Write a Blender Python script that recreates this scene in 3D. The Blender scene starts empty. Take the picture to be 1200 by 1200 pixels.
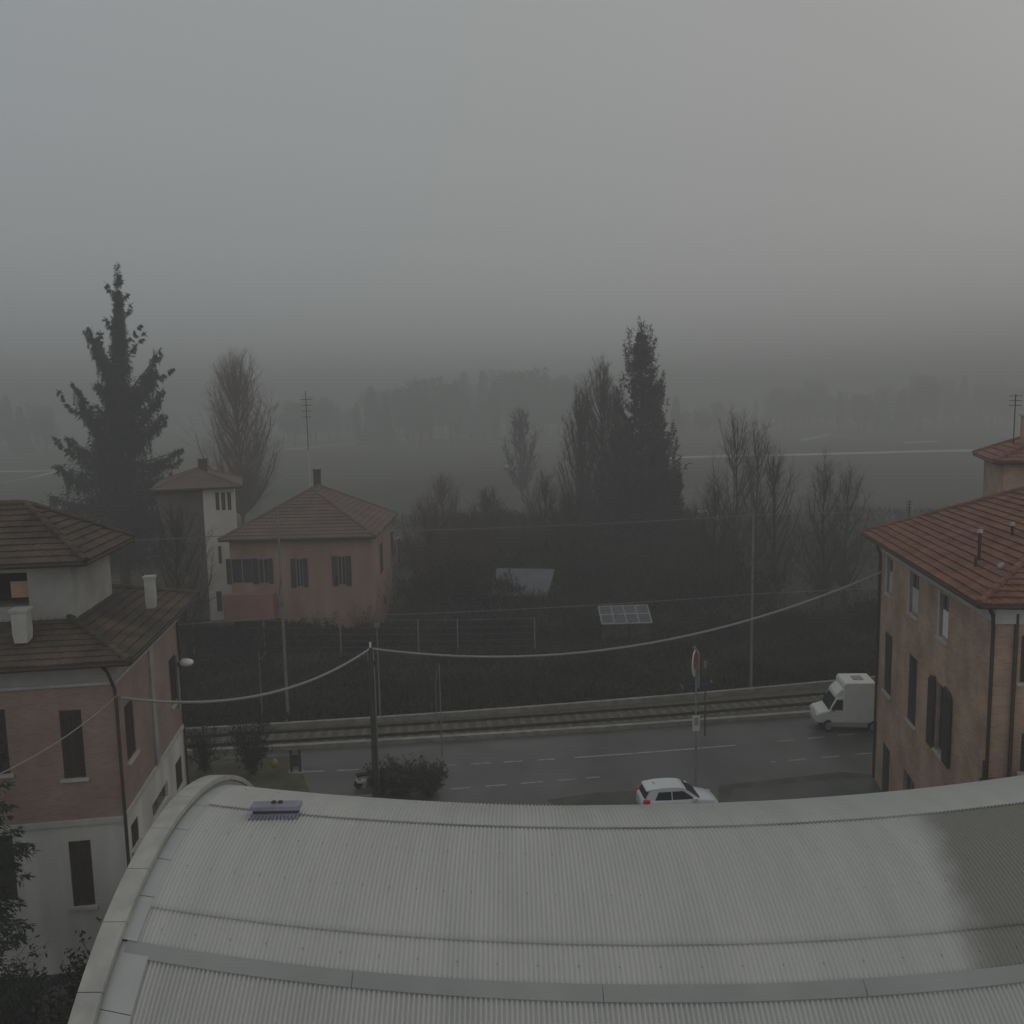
import bpy, math, random
from math import sin, cos, pi, atan, atan2, hypot, radians
from mathutils import Vector, Matrix, noise
C = bpy.context.scene.collection
R_ = random.Random(11)
H = 18.0
# ------------------------------------------------------------------ camera
th = atan(.12); ph = .02
Fv = Vector((0, cos(th), -sin(th))); R0 = Vector((1, 0, 0)); U0 = Vector((0, sin(th), cos(th)))
Rv = cos(ph)*R0 - sin(ph)*U0; Uv = sin(ph)*R0 + cos(ph)*U0
EYE = Vector((0, 0, H))
def ray(px, py): return Fv + (px-600)/1000*Rv - (py-600)/1000*Uv
def atz(px, py, z=0.0):
    d = ray(px, py); return EYE + d*((z-H)/d.z)
def atd(px, py, dep): return EYE + ray(px, py)*dep
cam_d = bpy.data.cameras.new('camera'); cam = bpy.data.objects.new('camera', cam_d); C.objects.link(cam)
cam_d.sensor_width = 36; cam_d.lens = 30; cam_d.clip_start = .1; cam_d.clip_end = 5000
m3 = Matrix((Rv, Uv, -Fv)).transposed().to_4x4(); m3.translation = EYE; cam.matrix_world = m3
bpy.context.scene.camera = cam
# ------------------------------------------------------------------ materials
def mat(name, col, col2=None, rough=.8, scale=3.0, spec=.3, metal=0, det=5, lo=.35, hi=.65, bump=0, coord='Object', stretch=None, emit=None):
    m = bpy.data.materials.new(name); m.use_nodes = True; nt = m.node_tree; N = nt.nodes; L = nt.links
    b = N['Principled BSDF']; b.inputs['Roughness'].default_value = rough; b.inputs['Metallic'].default_value = metal
    b.inputs['Specular IOR Level'].default_value = spec
    b.inputs['Base Color'].default_value = (*col, 1)
    if col2:
        tc = N.new('ShaderNodeTexCoord'); nz = N.new('ShaderNodeTexNoise'); nz.inputs['Scale'].default_value = scale; nz.inputs['Detail'].default_value = det
        src = tc.outputs[coord]
        if stretch:
            mp = N.new('ShaderNodeMapping'); mp.inputs['Scale'].default_value = stretch; L.new(src, mp.inputs['Vector']); src = mp.outputs[0]
        L.new(src, nz.inputs['Vector'])
        rp = N.new('ShaderNodeValToRGB'); rp.color_ramp.elements[0].position = lo; rp.color_ramp.elements[1].position = hi
        rp.color_ramp.elements[0].color = (*col, 1); rp.color_ramp.elements[1].color = (*col2, 1)
        L.new(nz.outputs['Fac'], rp.inputs[0]); L.new(rp.outputs[0], b.inputs['Base Color'])
        if bump:
            bp = N.new('ShaderNodeBump'); bp.inputs['Strength'].default_value = bump; bp.inputs['Distance'].default_value = .02
            L.new(nz.outputs['Fac'], bp.inputs['Height']); L.new(bp.outputs[0], b.inputs['Normal'])
    return m
def brick_mat(name, c1, c2, mortar, bw=.26, bh=.075, stain=.35):
    m = mat(name, c1); nt = m.node_tree; N = nt.nodes; L = nt.links; b = N['Principled BSDF']
    tc = N.new('ShaderNodeTexCoord'); sp = N.new('ShaderNodeSeparateXYZ'); L.new(tc.outputs['Object'], sp.inputs[0])
    ad = N.new('ShaderNodeMath'); L.new(sp.outputs[0], ad.inputs[0]); L.new(sp.outputs[1], ad.inputs[1])
    cb = N.new('ShaderNodeCombineXYZ'); L.new(ad.outputs[0], cb.inputs[0]); L.new(sp.outputs[2], cb.inputs[1])
    br = N.new('ShaderNodeTexBrick'); br.inputs['Scale'].default_value = 1; br.inputs['Brick Width'].default_value = bw; br.inputs['Row Height'].default_value = bh
    br.inputs['Mortar Size'].default_value = .012; br.inputs['Mortar Smooth'].default_value = .3; br.inputs['Bias'].default_value = -.1
    br.inputs['Color1'].default_value = (*c1, 1); br.inputs['Color2'].default_value = (*c2, 1); br.inputs['Mortar'].default_value = (*mortar, 1)
    L.new(cb.outputs[0], br.inputs['Vector'])
    nz = N.new('ShaderNodeTexNoise'); nz.inputs['Scale'].default_value = .7; nz.inputs['Detail'].default_value = 7; L.new(tc.outputs['Object'], nz.inputs['Vector'])
    mr = N.new('ShaderNodeMapRange'); mr.inputs[1].default_value = .3; mr.inputs[2].default_value = .7; mr.inputs[3].default_value = 1-stain; mr.inputs[4].default_value = 1.12
    L.new(nz.outputs['Fac'], mr.inputs[0])
    mx = N.new('ShaderNodeMix'); mx.data_type = 'RGBA'; mx.blend_type = 'MULTIPLY'; mx.inputs[0].default_value = 1
    L.new(br.outputs['Color'], mx.inputs[6]); L.new(mr.outputs[0], mx.inputs[7]); L.new(mx.outputs[2], b.inputs['Base Color'])
    bp = N.new('ShaderNodeBump'); bp.inputs['Strength'].default_value = .4; bp.inputs['Distance'].default_value = .01; bp.invert = True
    L.new(br.outputs['Fac'], bp.inputs['Height']); L.new(bp.outputs[0], b.inputs['Normal'])
    return m
M = {}
def dm(k, *a, **kw): M[k] = mat(k, *a, **kw)
dm('ground', (.020, .020, .015), (.045, .043, .030), scale=.15, rough=.95, coord='Object', det=8)
dm('field', (.045, .050, .038), (.105, .105, .085), scale=.016, rough=.95, det=10, lo=.3, hi=.7, stretch=(.5, 1, 1))
dm('ploughed', (.035, .033, .026), (.070, .064, .05), scale=.05, rough=.95, det=9)
dm('asphalt', (.066, .064, .063), (.105, .102, .10), scale=.35, rough=.38, det=9, spec=.45)
dm('asphalt_patch', (.050, .052, .052), (.10, .10, .092), scale=.5, rough=.5, det=9, spec=.4)
dm('verge', (.055, .056, .036), (.11, .105, .07), scale=1.2, rough=.95, det=8)
dm('wet_edge', (.055, .055, .046), (.095, .09, .072), scale=.9, rough=.6, det=10, lo=.4, hi=.7)
dm('paint', (.34, .34, .33), (.16, .16, .16), scale=3, rough=.6, det=8, lo=.45, hi=.75)
dm('kerb', (.20, .20, .18), (.30, .30, .27), scale=2, rough=.85)
dm('ballast', (.055, .050, .036), (.12, .11, .08), scale=6, rough=.95, det=10)
dm('rail', (.05, .035, .028), (.09, .07, .05), scale=4, rough=.6, metal=.4)
dm('sleeper', (.10, .095, .085), (.15, .145, .13), scale=3, rough=.9)
dm('track_path', (.48, .48, .46), (.62, .62, .60), scale=.05, rough=.9)
dm('roof_sheet', (.43, .432, .42), (.53, .525, .50), scale=1.1, rough=.55, det=10, spec=.35, lo=.2, hi=.85, stretch=(1.6, .22, .22))
dm('flash', (.38, .39, .385), (.45, .455, .445), scale=.6, rough=.5, det=6, spec=.4)
dm('band', (.25, .255, .255), (.32, .325, .32), scale=.5, rough=.45, det=6, spec=.45)
dm('coping', (.33, .33, .31), (.43, .42, .39), scale=2.2, rough=.85, det=9)
dm('plaster_white', (.44, .425, .395), (.68, .66, .63), scale=.9, rough=.9, det=10, lo=.3, hi=.7, stretch=(1, 1, .22))
dm('plaster_grey', (.26, .255, .24), (.35, .34, .32), scale=.9, rough=.9, det=8)
dm('plaster_pink', (.26, .17, .14), (.40, .25, .205), scale=.8, rough=.9, det=10, lo=.3, hi=.7, stretch=(1, 1, .3))
dm('plaster_dull', (.13, .105, .095), (.17, .14, .125), scale=.8, rough=.9)
dm('red_band', (.30, .14, .11), (.36, .18, .145), scale=.8, rough=.9)
dm('house_white', (.52, .49, .45), (.62, .59, .55), scale=.4, rough=.9)
dm('tile_red', (.150, .066, .046), (.24, .115, .080), scale=1.4, rough=.85, det=10, lo=.35, hi=.65, stretch=(1, 1, 2))
dm('tile_brown', (.055, .050, .042), (.120, .085, .066), scale=1.1, rough=.9, det=10, lo=.38, hi=.68)
dm('tile_far', (.12, .085, .07), (.16, .115, .095), scale=.5, rough=.9)
dm('shutter', (.045, .032, .030), (.065, .048, .045), scale=5, rough=.7)
dm('shutter_green', (.035, .042, .036), (.055, .062, .052), scale=5, rough=.7)
dm('glass', (.02, .022, .025), rough=.12, spec=.6)
dm('dark', (.018, .018, .018), rough=.8)
dm('gutter', (.045, .036, .032), rough=.5)
dm('pipe', (.06, .05, .045), (.09, .075, .065), rough=.5, metal=.3)
dm('sill', (.42, .41, .39), (.5, .49, .47), rough=.85)
dm('blind', (.34, .22, .12), (.42, .28, .16), rough=.7)
dm('metal', (.24, .25, .25), (.32, .33, .32), scale=3, rough=.5, metal=.3)
dm('galv', (.16, .165, .165), (.22, .225, .22), scale=2, rough=.6)
dm('wood_pole', (.045, .040, .032), (.08, .072, .058), scale=2, rough=.9, stretch=(4, 4, .4))
dm('cable', (.27, .27, .265), rough=.7)
dm('wire', (.10, .10, .10), rough=.7)
dm('white_car', (.72, .74, .76), rough=.22, spec=.6)
dm('van_white', (.66, .66, .63), (.72, .72, .69), scale=2, rough=.35, spec=.5)
dm('van_grey', (.30, .30, .28), rough=.5)
dm('tyre', (.02, .02, .02), rough=.85)
dm('rim', (.32, .33, .34), rough=.35, metal=.6)
dm('red_lamp', (.75, .04, .03), rough=.25, spec=.6)
dm('head_lamp', (.6, .62, .65), rough=.15, spec=.7)
dm('sign_red', (.42, .07, .05), rough=.5)
dm('sign_white', (.6, .6, .58), rough=.5)
dm('sign_blue', (.045, .05, .085), rough=.5)
dm('yellow', (.26, .21, .05), rough=.6)
dm('lamp_white', (.8, .8, .78), rough=.3)
dm('bark', (.030, .027, .023), (.055, .050, .042), scale=3, rough=.95)
dm('twig', (.032, .028, .023), (.060, .052, .042), scale=.7, rough=.95)
dm('twig_red', (.090, .050, .040), (.14, .080, .062), scale=.7, rough=.95)
dm('thicket', (.015, .015, .011), (.050, .040, .028), scale=.12, rough=.95, det=8)
dm('dry_leaf', (.055, .050, .036), (.11, .098, .07), scale=1.5, rough=.95)
dm('needle', (.018, .026, .020), (.040, .050, .036), scale=.5, rough=.9)
dm('bramble', (.010, .011, .008), (.062, .055, .036), scale=.22, det=10, lo=.40, hi=.68, rough=.95)
dm('far_tree', (.035, .038, .030), (.060, .060, .048), scale=.1, rough=.95)
dm('lavender', (.20, .195, .26), (.27, .265, .33), rough=.5)
dm('shed_roof', (.085, .085, .10), (.12, .12, .135), scale=.8, rough=.6)
dm('shed_wall', (.07, .065, .055), (.1, .09, .08), rough=.9)
dm('tarp', (.75, .75, .73), (.6, .6, .58), rough=.6)
dm('fence_wire', (.14, .145, .14), rough=.7)
M['brick'] = brick_mat('brick', (.52, .335, .235), (.39, .235, .165), (.48, .39, .31))
M['brick_pink'] = brick_mat('brick_pink', (.33, .225, .195), (.26, .175, .152), (.31, .24, .212), stain=.2)
# hall roofing variant: colour turns darker past a slanted, noisy edge
def dark_patch():
    m = M['roof_sheet'].copy(); m.name = 'roof_sheet_dark_patch'; nt = m.node_tree; N = nt.nodes; L = nt.links
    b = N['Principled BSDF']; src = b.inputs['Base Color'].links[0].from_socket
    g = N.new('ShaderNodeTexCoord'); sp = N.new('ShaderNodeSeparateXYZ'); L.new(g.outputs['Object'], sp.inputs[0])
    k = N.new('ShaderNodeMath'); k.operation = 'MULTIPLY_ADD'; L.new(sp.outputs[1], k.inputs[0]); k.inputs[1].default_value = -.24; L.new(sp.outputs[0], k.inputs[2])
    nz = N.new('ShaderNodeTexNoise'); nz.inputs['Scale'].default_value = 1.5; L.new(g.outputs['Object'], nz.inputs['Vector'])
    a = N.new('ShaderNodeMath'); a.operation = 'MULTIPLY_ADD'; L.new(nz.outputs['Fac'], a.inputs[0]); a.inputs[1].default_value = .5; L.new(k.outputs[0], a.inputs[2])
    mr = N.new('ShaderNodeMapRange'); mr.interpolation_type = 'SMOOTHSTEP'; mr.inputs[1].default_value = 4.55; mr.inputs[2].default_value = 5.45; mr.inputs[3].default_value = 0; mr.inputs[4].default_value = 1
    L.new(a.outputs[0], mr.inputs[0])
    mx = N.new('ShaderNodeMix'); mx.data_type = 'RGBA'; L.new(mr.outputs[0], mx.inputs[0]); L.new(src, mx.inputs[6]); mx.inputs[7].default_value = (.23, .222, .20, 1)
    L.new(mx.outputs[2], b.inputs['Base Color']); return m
M['roof_dark_patch'] = dark_patch()
# ------------------------------------------------------------------ mesh builder
class MB:
    def __init__(s): s.v = []; s.f = []
    def add(s, vs, fs):
        n = len(s.v); s.v += [tuple(p) for p in vs]; s.f += [tuple(i+n for i in f) for f in fs]; return s
    def box(s, x0, x1, y0, y1, z0, z1, X=None):
        vs = [Vector((x, y, z)) for z in (z0, z1) for y in (y0, y1) for x in (x0, x1)]
        if X: vs = [X @ p for p in vs]
        return s.add(vs, [(0, 2, 3, 1), (4, 5, 7, 6), (0, 1, 5, 4), (2, 6, 7, 3), (0, 4, 6, 2), (1, 3, 7, 5)])
    def tube(s, pts, rs, n=6, cap=True):
        pts = [Vector(p) for p in pts]
        if not hasattr(rs, '__len__'): rs = [rs]*len(pts)
        vs = []; fs = []
        for i, p in enumerate(pts):
            t = (pts[min(i+1, len(pts)-1)]-pts[max(i-1, 0)]).normalized()
            a = t.cross(Vector((0, 0, 1)) if abs(t.z) < .9 else Vector((1, 0, 0))).normalized(); b = t.cross(a)
            for k in range(n):
                q = 2*pi*k/n; vs.append(p+(a*cos(q)+b*sin(q))*rs[i])
        for i in range(len(pts)-1):
            for k in range(n):
                fs.append((i*n+k, i*n+(k+1) % n, (i+1)*n+(k+1) % n, (i+1)*n+k))
        if cap: fs += [tuple(range(n))[::-1], tuple((len(pts)-1)*n+k for k in range(n))]
        return s.add(vs, fs)
    def prism(s, poly, y0, y1, ax='y', X=None):      # polygon in (x,z) extruded along y, or (y,z) along x
        n = len(poly)
        mk = (lambda a, b, t: Vector((a, t, b))) if ax == 'y' else (lambda a, b, t: Vector((t, a, b))) if ax == 'x' else (lambda a, b, t: Vector((a, b, t)))
        vs = [mk(a, b, y0) for a, b in poly]+[mk(a, b, y1) for a, b in poly]
        if X: vs = [X @ p for p in vs]
        return s.add(vs, [tuple(range(n)), tuple(range(n, 2*n))[::-1]]+[(i, i+n, (i+1) % n+n, (i+1) % n) for i in range(n)])
    def quad(s, a, b, c, d): return s.add([a, b, c, d], [(0, 1, 2, 3)])
    def ball(s, c, r, n=10, m=6, sq=(1, 1, 1)):
        vs = []; fs = []
        for i in range(m+1):
            for k in range(n):
                t = pi*i/m; q = 2*pi*k/n; vs.append((c[0]+r*sq[0]*sin(t)*cos(q), c[1]+r*sq[1]*sin(t)*sin(q), c[2]+r*sq[2]*cos(t)))
        for i in range(m):
            for k in range(n): fs.append((i*n+k, i*n+(k+1) % n, (i+1)*n+(k+1) % n, (i+1)*n+k))
        return s.add(vs, fs)
    def build(s, name, m, parent=None, smooth=False, bevel=0):
        me = bpy.data.meshes.new(name); me.from_pydata(s.v, [], s.f); me.validate(); me.update()
        me.materials.append(M[m] if isinstance(m, str) else m)
        if smooth: me.shade_smooth()
        o = bpy.data.objects.new(name, me); C.objects.link(o); o.parent = parent
        if bevel:
            b = o.modifiers.new('bevel', 'BEVEL'); b.width = bevel; b.segments = 2; b.limit_method = 'ANGLE'
        return o
def thing(name, label, cat, loc=(0, 0, 0), rz=0, group=None):
    o = bpy.data.objects.new(name, None); C.objects.link(o); o.location = loc; o.rotation_euler = (0, 0, rz)
    o['label'] = label; o['category'] = cat
    if group: o['group'] = group
    return o
def tag(o, label, cat, group=None):
    o['label'] = label; o['category'] = cat
    if group: o['group'] = group
    return o
def struct(o): o['kind'] = 'structure'; return o
def dup(root, loc, rz, label, group=None, sc=1, scz=None):
    r = root.copy(); C.objects.link(r); r.location = loc; r.rotation_euler = (0, 0, rz); r.scale = (sc, sc, scz or sc); r['label'] = label
    if group: r['group'] = group
    for ch in root.children:
        c = ch.copy(); C.objects.link(c); c.parent = r
        for g in ch.children:
            d = g.copy(); C.objects.link(d); d.parent = c
    return r
class Frame:      # a building's own axes: u along the front, v back, origin on the ground under the near corner
    def __init__(s, x, y, rz): s.o = Vector((x, y, 0)); s.rz = rz; s.m = Matrix.Translation(s.o) @ Matrix.Rotation(rz, 4, 'Z'); s.i = s.m.inverted()
    def loc(s, p): return s.i @ Vector(p)
    def front(s, px, py, v0=0):
        e = s.i @ EYE; d = s.i.to_3x3() @ ray(px, py); p = e+d*((v0-e.y)/d.y); return p.x, p.z
    def side(s, px, py, u0=0):
        e = s.i @ EYE; d = s.i.to_3x3() @ ray(px, py); p = e+d*((u0-e.x)/d.x); return p.y, p.z
    def z(s, px, py, z): return s.i @ atz(px, py, z)
# ------------------------------------------------------------------ ground, field, road
def strip(name, m, fa, fb, x0, x1, n, z, kind='structure', h=0):
    b = MB()
    xs = [x0+(x1-x0)*i/n for i in range(n+1)]
    if h == 0:
        vs = [(x, fa(x), z) for x in xs]+[(x, fb(x), z) for x in xs]
        b.add(vs, [(i, i+1, n+2+i, n+1+i) for i in range(n)])
    else:
        for i in range(n):
            x, X = xs[i], xs[i+1]
            b.add([(x, fa(x), z), (X, fa(X), z), (X, fb(X), z), (x, fb(x), z), (x, fa(x), z+h), (X, fa(X), z+h), (X, fb(X), z+h), (x, fb(x), z+h)],
                  [(4, 5, 6, 7), (0, 1, 5, 4), (3, 7, 6, 2)] + ([(0, 4, 7, 3)] if i == 0 else []) + ([(1, 2, 6, 5)] if i == n-1 else []))
    o = b.build(name, m); struct(o); return o
kerbY = lambda x: 45.42+.115*x+.001*x*x
farY = lambda x: 49.15+.155*x+.0015*x*x
mA = lambda x: 42.1+.1*x+.0027*x*x
mB = lambda x: 39.45+.14*x+.0007*x*x
g = MB().quad((-900, -60, 0), (900, -60, 0), (900, 1150, 0), (-900, 1150, 0)).build('ground', 'ground'); struct(g)
g = MB().add([(-900, 125, .03), (900, 112, .03), (900, 1140, .03), (-900, 1140, .03)], [(0, 1, 2, 3)]).build('field', 'field'); struct(g)
strip('road', 'asphalt', lambda x: 23.5, kerbY, -34, 44, 60, .008)
def patch(name, m, pts, z):
    o = MB().add([(p.x, p.y, z) for p in pts], [tuple(range(len(pts)))[::-1]]).build(name, m); return struct(o)
patch('verge', 'verge', [atz(*p) for p in [(180, 893), (345, 886), (352, 900), (362, 925), (372, 960), (180, 960)]], .016)
patch('verge', 'wet_edge', [atz(*p) for p in [(640, 938), (700, 929), (745, 927), (770, 934), (745, 945), (660, 950)]], .016)
patch('verge', 'wet_edge', [atz(*p) for p in [(842, 921), (905, 914), (985, 905), (1030, 908), (1030, 938), (930, 944), (842, 946)]], .016)
patch('pavement', 'asphalt_patch', [atz(*p) for p in [(860, 925), (935, 917), (1030, 912), (1060, 990), (820, 1000)]], .022)
def dashes(f, segs, z=.018, w=.07):
    for a, b_ in segs:
        b = MB(); n = 6
        xs = [a+(b_-a)*i/n for i in range(n+1)]
        b.add([(x, f(x)-w, z) for x in xs]+[(x, f(x)+w, z) for x in xs], [(i, i+1, n+2+i, n+1+i) for i in range(n)])
        struct(b.build('road_marking', 'paint'))
X_at = lambda px, py: atz(px, py).x
dashes(mA, [(X_at(a, y), X_at(b, y)) for a, b, y in [(357, 381, 902), (396, 421, 901), (515, 536, 896), (552, 575, 894), (590, 612, 892), (630, 650, 890), (672, 868, 882), (911, 931, 869), (947, 968, 866), (982, 1003, 862), (1016, 1040, 858)]])
dashes(mB, [(X_at(a, y), X_at(b, y)) for a, b, y in [(362, 392, 945), (402, 432, 943), (527, 551, 926), (569, 594, 922), (610, 636, 919), (652, 676, 915), (687, 703, 913), (905, 911, 896), (926, 948, 893), (963, 986, 889), (1001, 1022, 884)]])
# railway: ballast, sleepers hidden in it, two rails, pale kerbs on both sides
strip('railway_ballast', 'ballast', lambda x: kerbY(x)+.32, lambda x: farY(x)-.26, -40, 46, 60, .0, h=.10)
o = strip('kerb', 'kerb', kerbY, lambda x: kerbY(x)+.30, -40, 46, 60, 0, h=.26)
o = strip('kerb', 'kerb', lambda x: farY(x)-.25, farY, -40, 46, 60, 0, h=.42)
midr = lambda x: (kerbY(x)+farY(x))*.5
for off in (-.72, .72):
    b = MB(); n = 60
    for i in range(n):
        x, X = -40+86*i/n, -40+86*(i+1)/n
        for (w, z0, z1) in ((.07, .12, .14), (.035, .14, .27)):
            b.add([(x, midr(x)+off-w, z0), (X, midr(X)+off-w, z0), (X, midr(X)+off+w, z0), (x, midr(x)+off+w, z0),
                   (x, midr(x)+off-w, z1), (X, midr(X)+off-w, z1), (X, midr(X)+off+w, z1), (x, midr(x)+off+w, z1)], [(4, 5, 6, 7), (0, 1, 5, 4), (3, 7, 6, 2)])
    struct(b.build('railway_rail', 'rail'))
b = MB()
for i in range(130):
    x = -38+i*.64; y = midr(x); s = .115+.003*x
    X = Matrix.Translation((x, y, .08)) @ Matrix.Rotation(s, 4, 'Z'); b.box(-.13, .13, -1.2, 1.2, 0, .045, X)
o = b.build('railway_sleepers', 'sleeper'); o['kind'] = 'structure'
for pl in ([(-250, 330), (-60, 318), (-50, 400), (-270, 420)], [(70, 330), (260, 338), (270, 410), (60, 396)], [(-330, 200), (-190, 190), (-185, 245), (-340, 255)], [(-40, 190), (40, 186), (60, 240), (-30, 250)]):
    o = MB().add([(x, y, .045) for x, y in pl], [(0, 1, 2, 3)]).build('ploughed_field', 'ploughed'); struct(o)
# pale tracks across the fields
def ribbon(name, pts, w, z, m='track_path'):
    b = MB(); vs = []
    for p in pts: vs += [(p.x, p.y-w/2, z), (p.x, p.y+w/2, z)]
    b.add(vs, [(2*i, 2*i+2, 2*i+3, 2*i+1) for i in range(len(pts)-1)]); struct(b.build(name, m))
ribbon('path', [atz(*p) for p in [(770, 537), (850, 534.5), (930, 533), (1010, 531), (1080, 529), (1140, 528), (1260, 524)]], 11, .06)
ribbon('path', [atz(*p) for p in [(330, 527), (380, 523), (440, 517), (500, 513), (560, 510.5), (640, 507)]], 26, .08)
ribbon('path', [atz(*p) for p in [(-60, 574), (0, 566), (40, 559), (75, 551), (110, 546)]], 9, .06)
ribbon('path', [atz(*p) for p in [(-60, 553), (0, 553), (60, 552), (110, 549)]], 6, .10)
ribbon('path', [atz(*p) for p in [(940, 516), (975, 509), (1010, 514), (1060, 519), (1100, 517)]], 12, .10)
ribbon('path', [atz(*p) for p in [(590, 547), (610, 545.5), (630, 546)]], 5, .06)
# ------------------------------------------------------------------ hall with vaulted corrugated roof
hall = thing('vaulted_hall', 'long hall with pale grey corrugated barrel roof filling the foreground', 'hall')
RR = 7.164; ZC = 1.584
YC = lambda x: 17.22+.01292*(x-3.6)**2
def rp(x, deg, r, yc=None):
    a = radians(deg); return ((x, (YC(x) if yc is None else yc)+r*sin(a), ZC+r*cos(a)))
def sheet(name, x0, x1, a0, a1, off, m, pitch=.0912, amp=.021, step=1.5, parent=hall, seg=6, skew=None):
    nx = int((x1-x0)/pitch*seg) if amp else int((x1-x0)/.4)
    na = max(2, int(abs(a1-a0)/step)+1); vs = []; fs = []
    for j in range(na+1):
        a = a0+(a1-a0)*j/na
        for i in range(nx+1):
            x = x0+(x1-x0)*i/nx
            lift = .006*noise.noise(Vector((x*.8, a*.05, off*50))) if amp else 0
            vs.append(rp(x, a, RR+off+amp*cos(2*pi*(x-x0)/pitch)+lift))
    for j in range(na):
        for i in range(nx):
            k = j*(nx+1)+i; fs.append((k, k+1, k+nx+2, k+nx+1))
    o = MB().add(vs, fs).build(name, m, parent, smooth=True)
    s = o.modifiers.new('thickness', 'SOLIDIFY'); s.thickness = .004; s.offset = 0
    return o
XR = 17.0
sheet('roof_sheet', -7.40, XR, 40, 5.3, .050, 'roof_sheet')
sheet('roof_sheet', -7.40, XR, 6.2, -22.2, .026, 'roof_dark_patch')
sheet('roof_sheet', -7.40, XR, -21.2, -29.2, .0, 'roof_dark_patch', step=1.0)
sheet('roof_sheet', -7.10, XR, -28.6, -78, -.040, 'roof_sheet', amp=.032)
# flashing band: flat folded strip in lengths with small gaps
b = MB(); xs = [-7.62, -3.05, 1.42, 6.0, 10.6, 15.2, XR]
for q in range(len(xs)-1):
    n = 12
    for i in range(n):
        xa = xs[q]+.006+(xs[q+1]-xs[q]-.012)*i/n; xb = xs[q]+.006+(xs[q+1]-xs[q]-.012)*(i+1)/n
        pr = [(-28.0, .020), (-28.05, .046), (-29.2, .034), (-30.25, .012), (-30.32, -.006), (-30.2, -.010), (-29.2, .005), (-28.1, .02)]
        A = [rp(xa, a, RR+r) for a, r in pr]; B = [rp(xb, a, RR+r) for a, r in pr]; k = len(pr)
        b.add(A+B, [(j, (j+1) % k, (j+1) % k+k, j+k) for j in range(k)]+([tuple(range(k))[::-1]] if i == 0 else [])+([tuple(range(k, 2*k))] if i == n-1 else []))
b.build('flashing_band', 'band', hall)
# smooth edge flashing along the parapet, in plates
b = MB(); aa = 40
cuts = [40, 24, 12, 4, -5, -13, -20.7, -28.2, -38, -50, -64, -78]
for q in range(len(cuts)-1):
    a0, a1 = cuts[q]-.05, cuts[q+1]+.05; n = 6; off = .07 if q < 7 else .02
    for i in range(n):
        s0 = a0+(a1-a0)*i/n; s1 = a0+(a1-a0)*(i+1)/n
        b.add([rp(x, s, RR+off+dz) for s in (s0, s1) for x, dz in ((-7.74, 0), (-7.40 if q < 7 else -7.08, 0), (-7.39 if q < 7 else -7.07, -.03))], [(0, 1, 4, 3), (1, 2, 5, 4)])
b.build('edge_flashing', 'flash', hall)
# parapet coping in slabs
b = MB(); yp = 19.02; RP = 7.43; cuts = [58, 46, 35, 24, 13, 3, -8, -17.5, -27, -37, -48, -60, -72]
for q in range(len(cuts)-1):
    n = 5
    for i in range(n):
        a0 = cuts[q]-.06+(cuts[q+1]-cuts[q]+.12)*i/n; a1 = cuts[q]-.06+(cuts[q+1]-cuts[q]+.12)*(i+1)/n
        A = [rp(-8.17, a0, RP-.13, yp), rp(-8.17, a0, RP, yp), rp(-7.72, a0, RP-.01, yp), rp(-7.72, a0, RP-.13, yp)]
        B = [rp(-8.17, a1, RP-.13, yp), rp(-8.17, a1, RP, yp), rp(-7.72, a1, RP-.01, yp), rp(-7.72, a1, RP-.13, yp)]
        b.add(A+B, [(j, (j+1) % 4, (j+1) % 4+4, j+4) for j in range(4)]+([(3, 2, 1, 0)] if i == 0 else [])+([(4, 5, 6, 7)] if i == n-1 else []))
b.build('parapet_coping', 'coping', hall)
arc = [(yp+(RP-.14)*sin(radians(a)), ZC+(RP-.14)*cos(radians(a))) for a in range(58, -79, -4)]
b = MB().prism([(arc[0][0], 0)]+arc+[(arc[-1][0], 0)], -8.12, -7.76, 'x'); b.build('gable_wall', 'plaster_grey', hall)
for a in (39, -77):
    b = MB(); n = 30
    for i in range(n):
        xa = -7.7+(XR+7.7)*i/n; xb = -7.7+(XR+7.7)*(i+1)/n
        p, q = rp(xa, a, RR-.1), rp(xb, a, RR-.1)
        b.add([p, q, (q[0], q[1], 0), (p[0], p[1], 0)], [(0, 1, 2, 3)])
    b.build('side_wall', 'plaster_grey', hall)
MB().prism([(YC(XR)-6.9, 0)]+[(YC(XR)+(RR-.08)*sin(radians(a)), ZC+(RR-.08)*cos(radians(a))) for a in range(-76, 40, 4)]+[(YC(XR)+4.4, 0)], XR-.25, XR-.02, 'x').build('gable_wall', 'plaster_grey', hall)
# rows of fixing screws
b = MB()
for a, st in ((19, .9), (-4, .55), (-13.5, .55), (-25.5, .73)):
    x = -7.0
    while x < 16:
        p = Vector(rp(x, a+R_.uniform(-.05, .05), RR+.04+(.02 if a > 5 else 0)-(.02 if a < -22 else 0))); b.ball(p, .011, 6, 4); x += st
o = b.build('fixing_screws', 'pipe', hall); o['kind'] = 'stuff'
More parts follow.
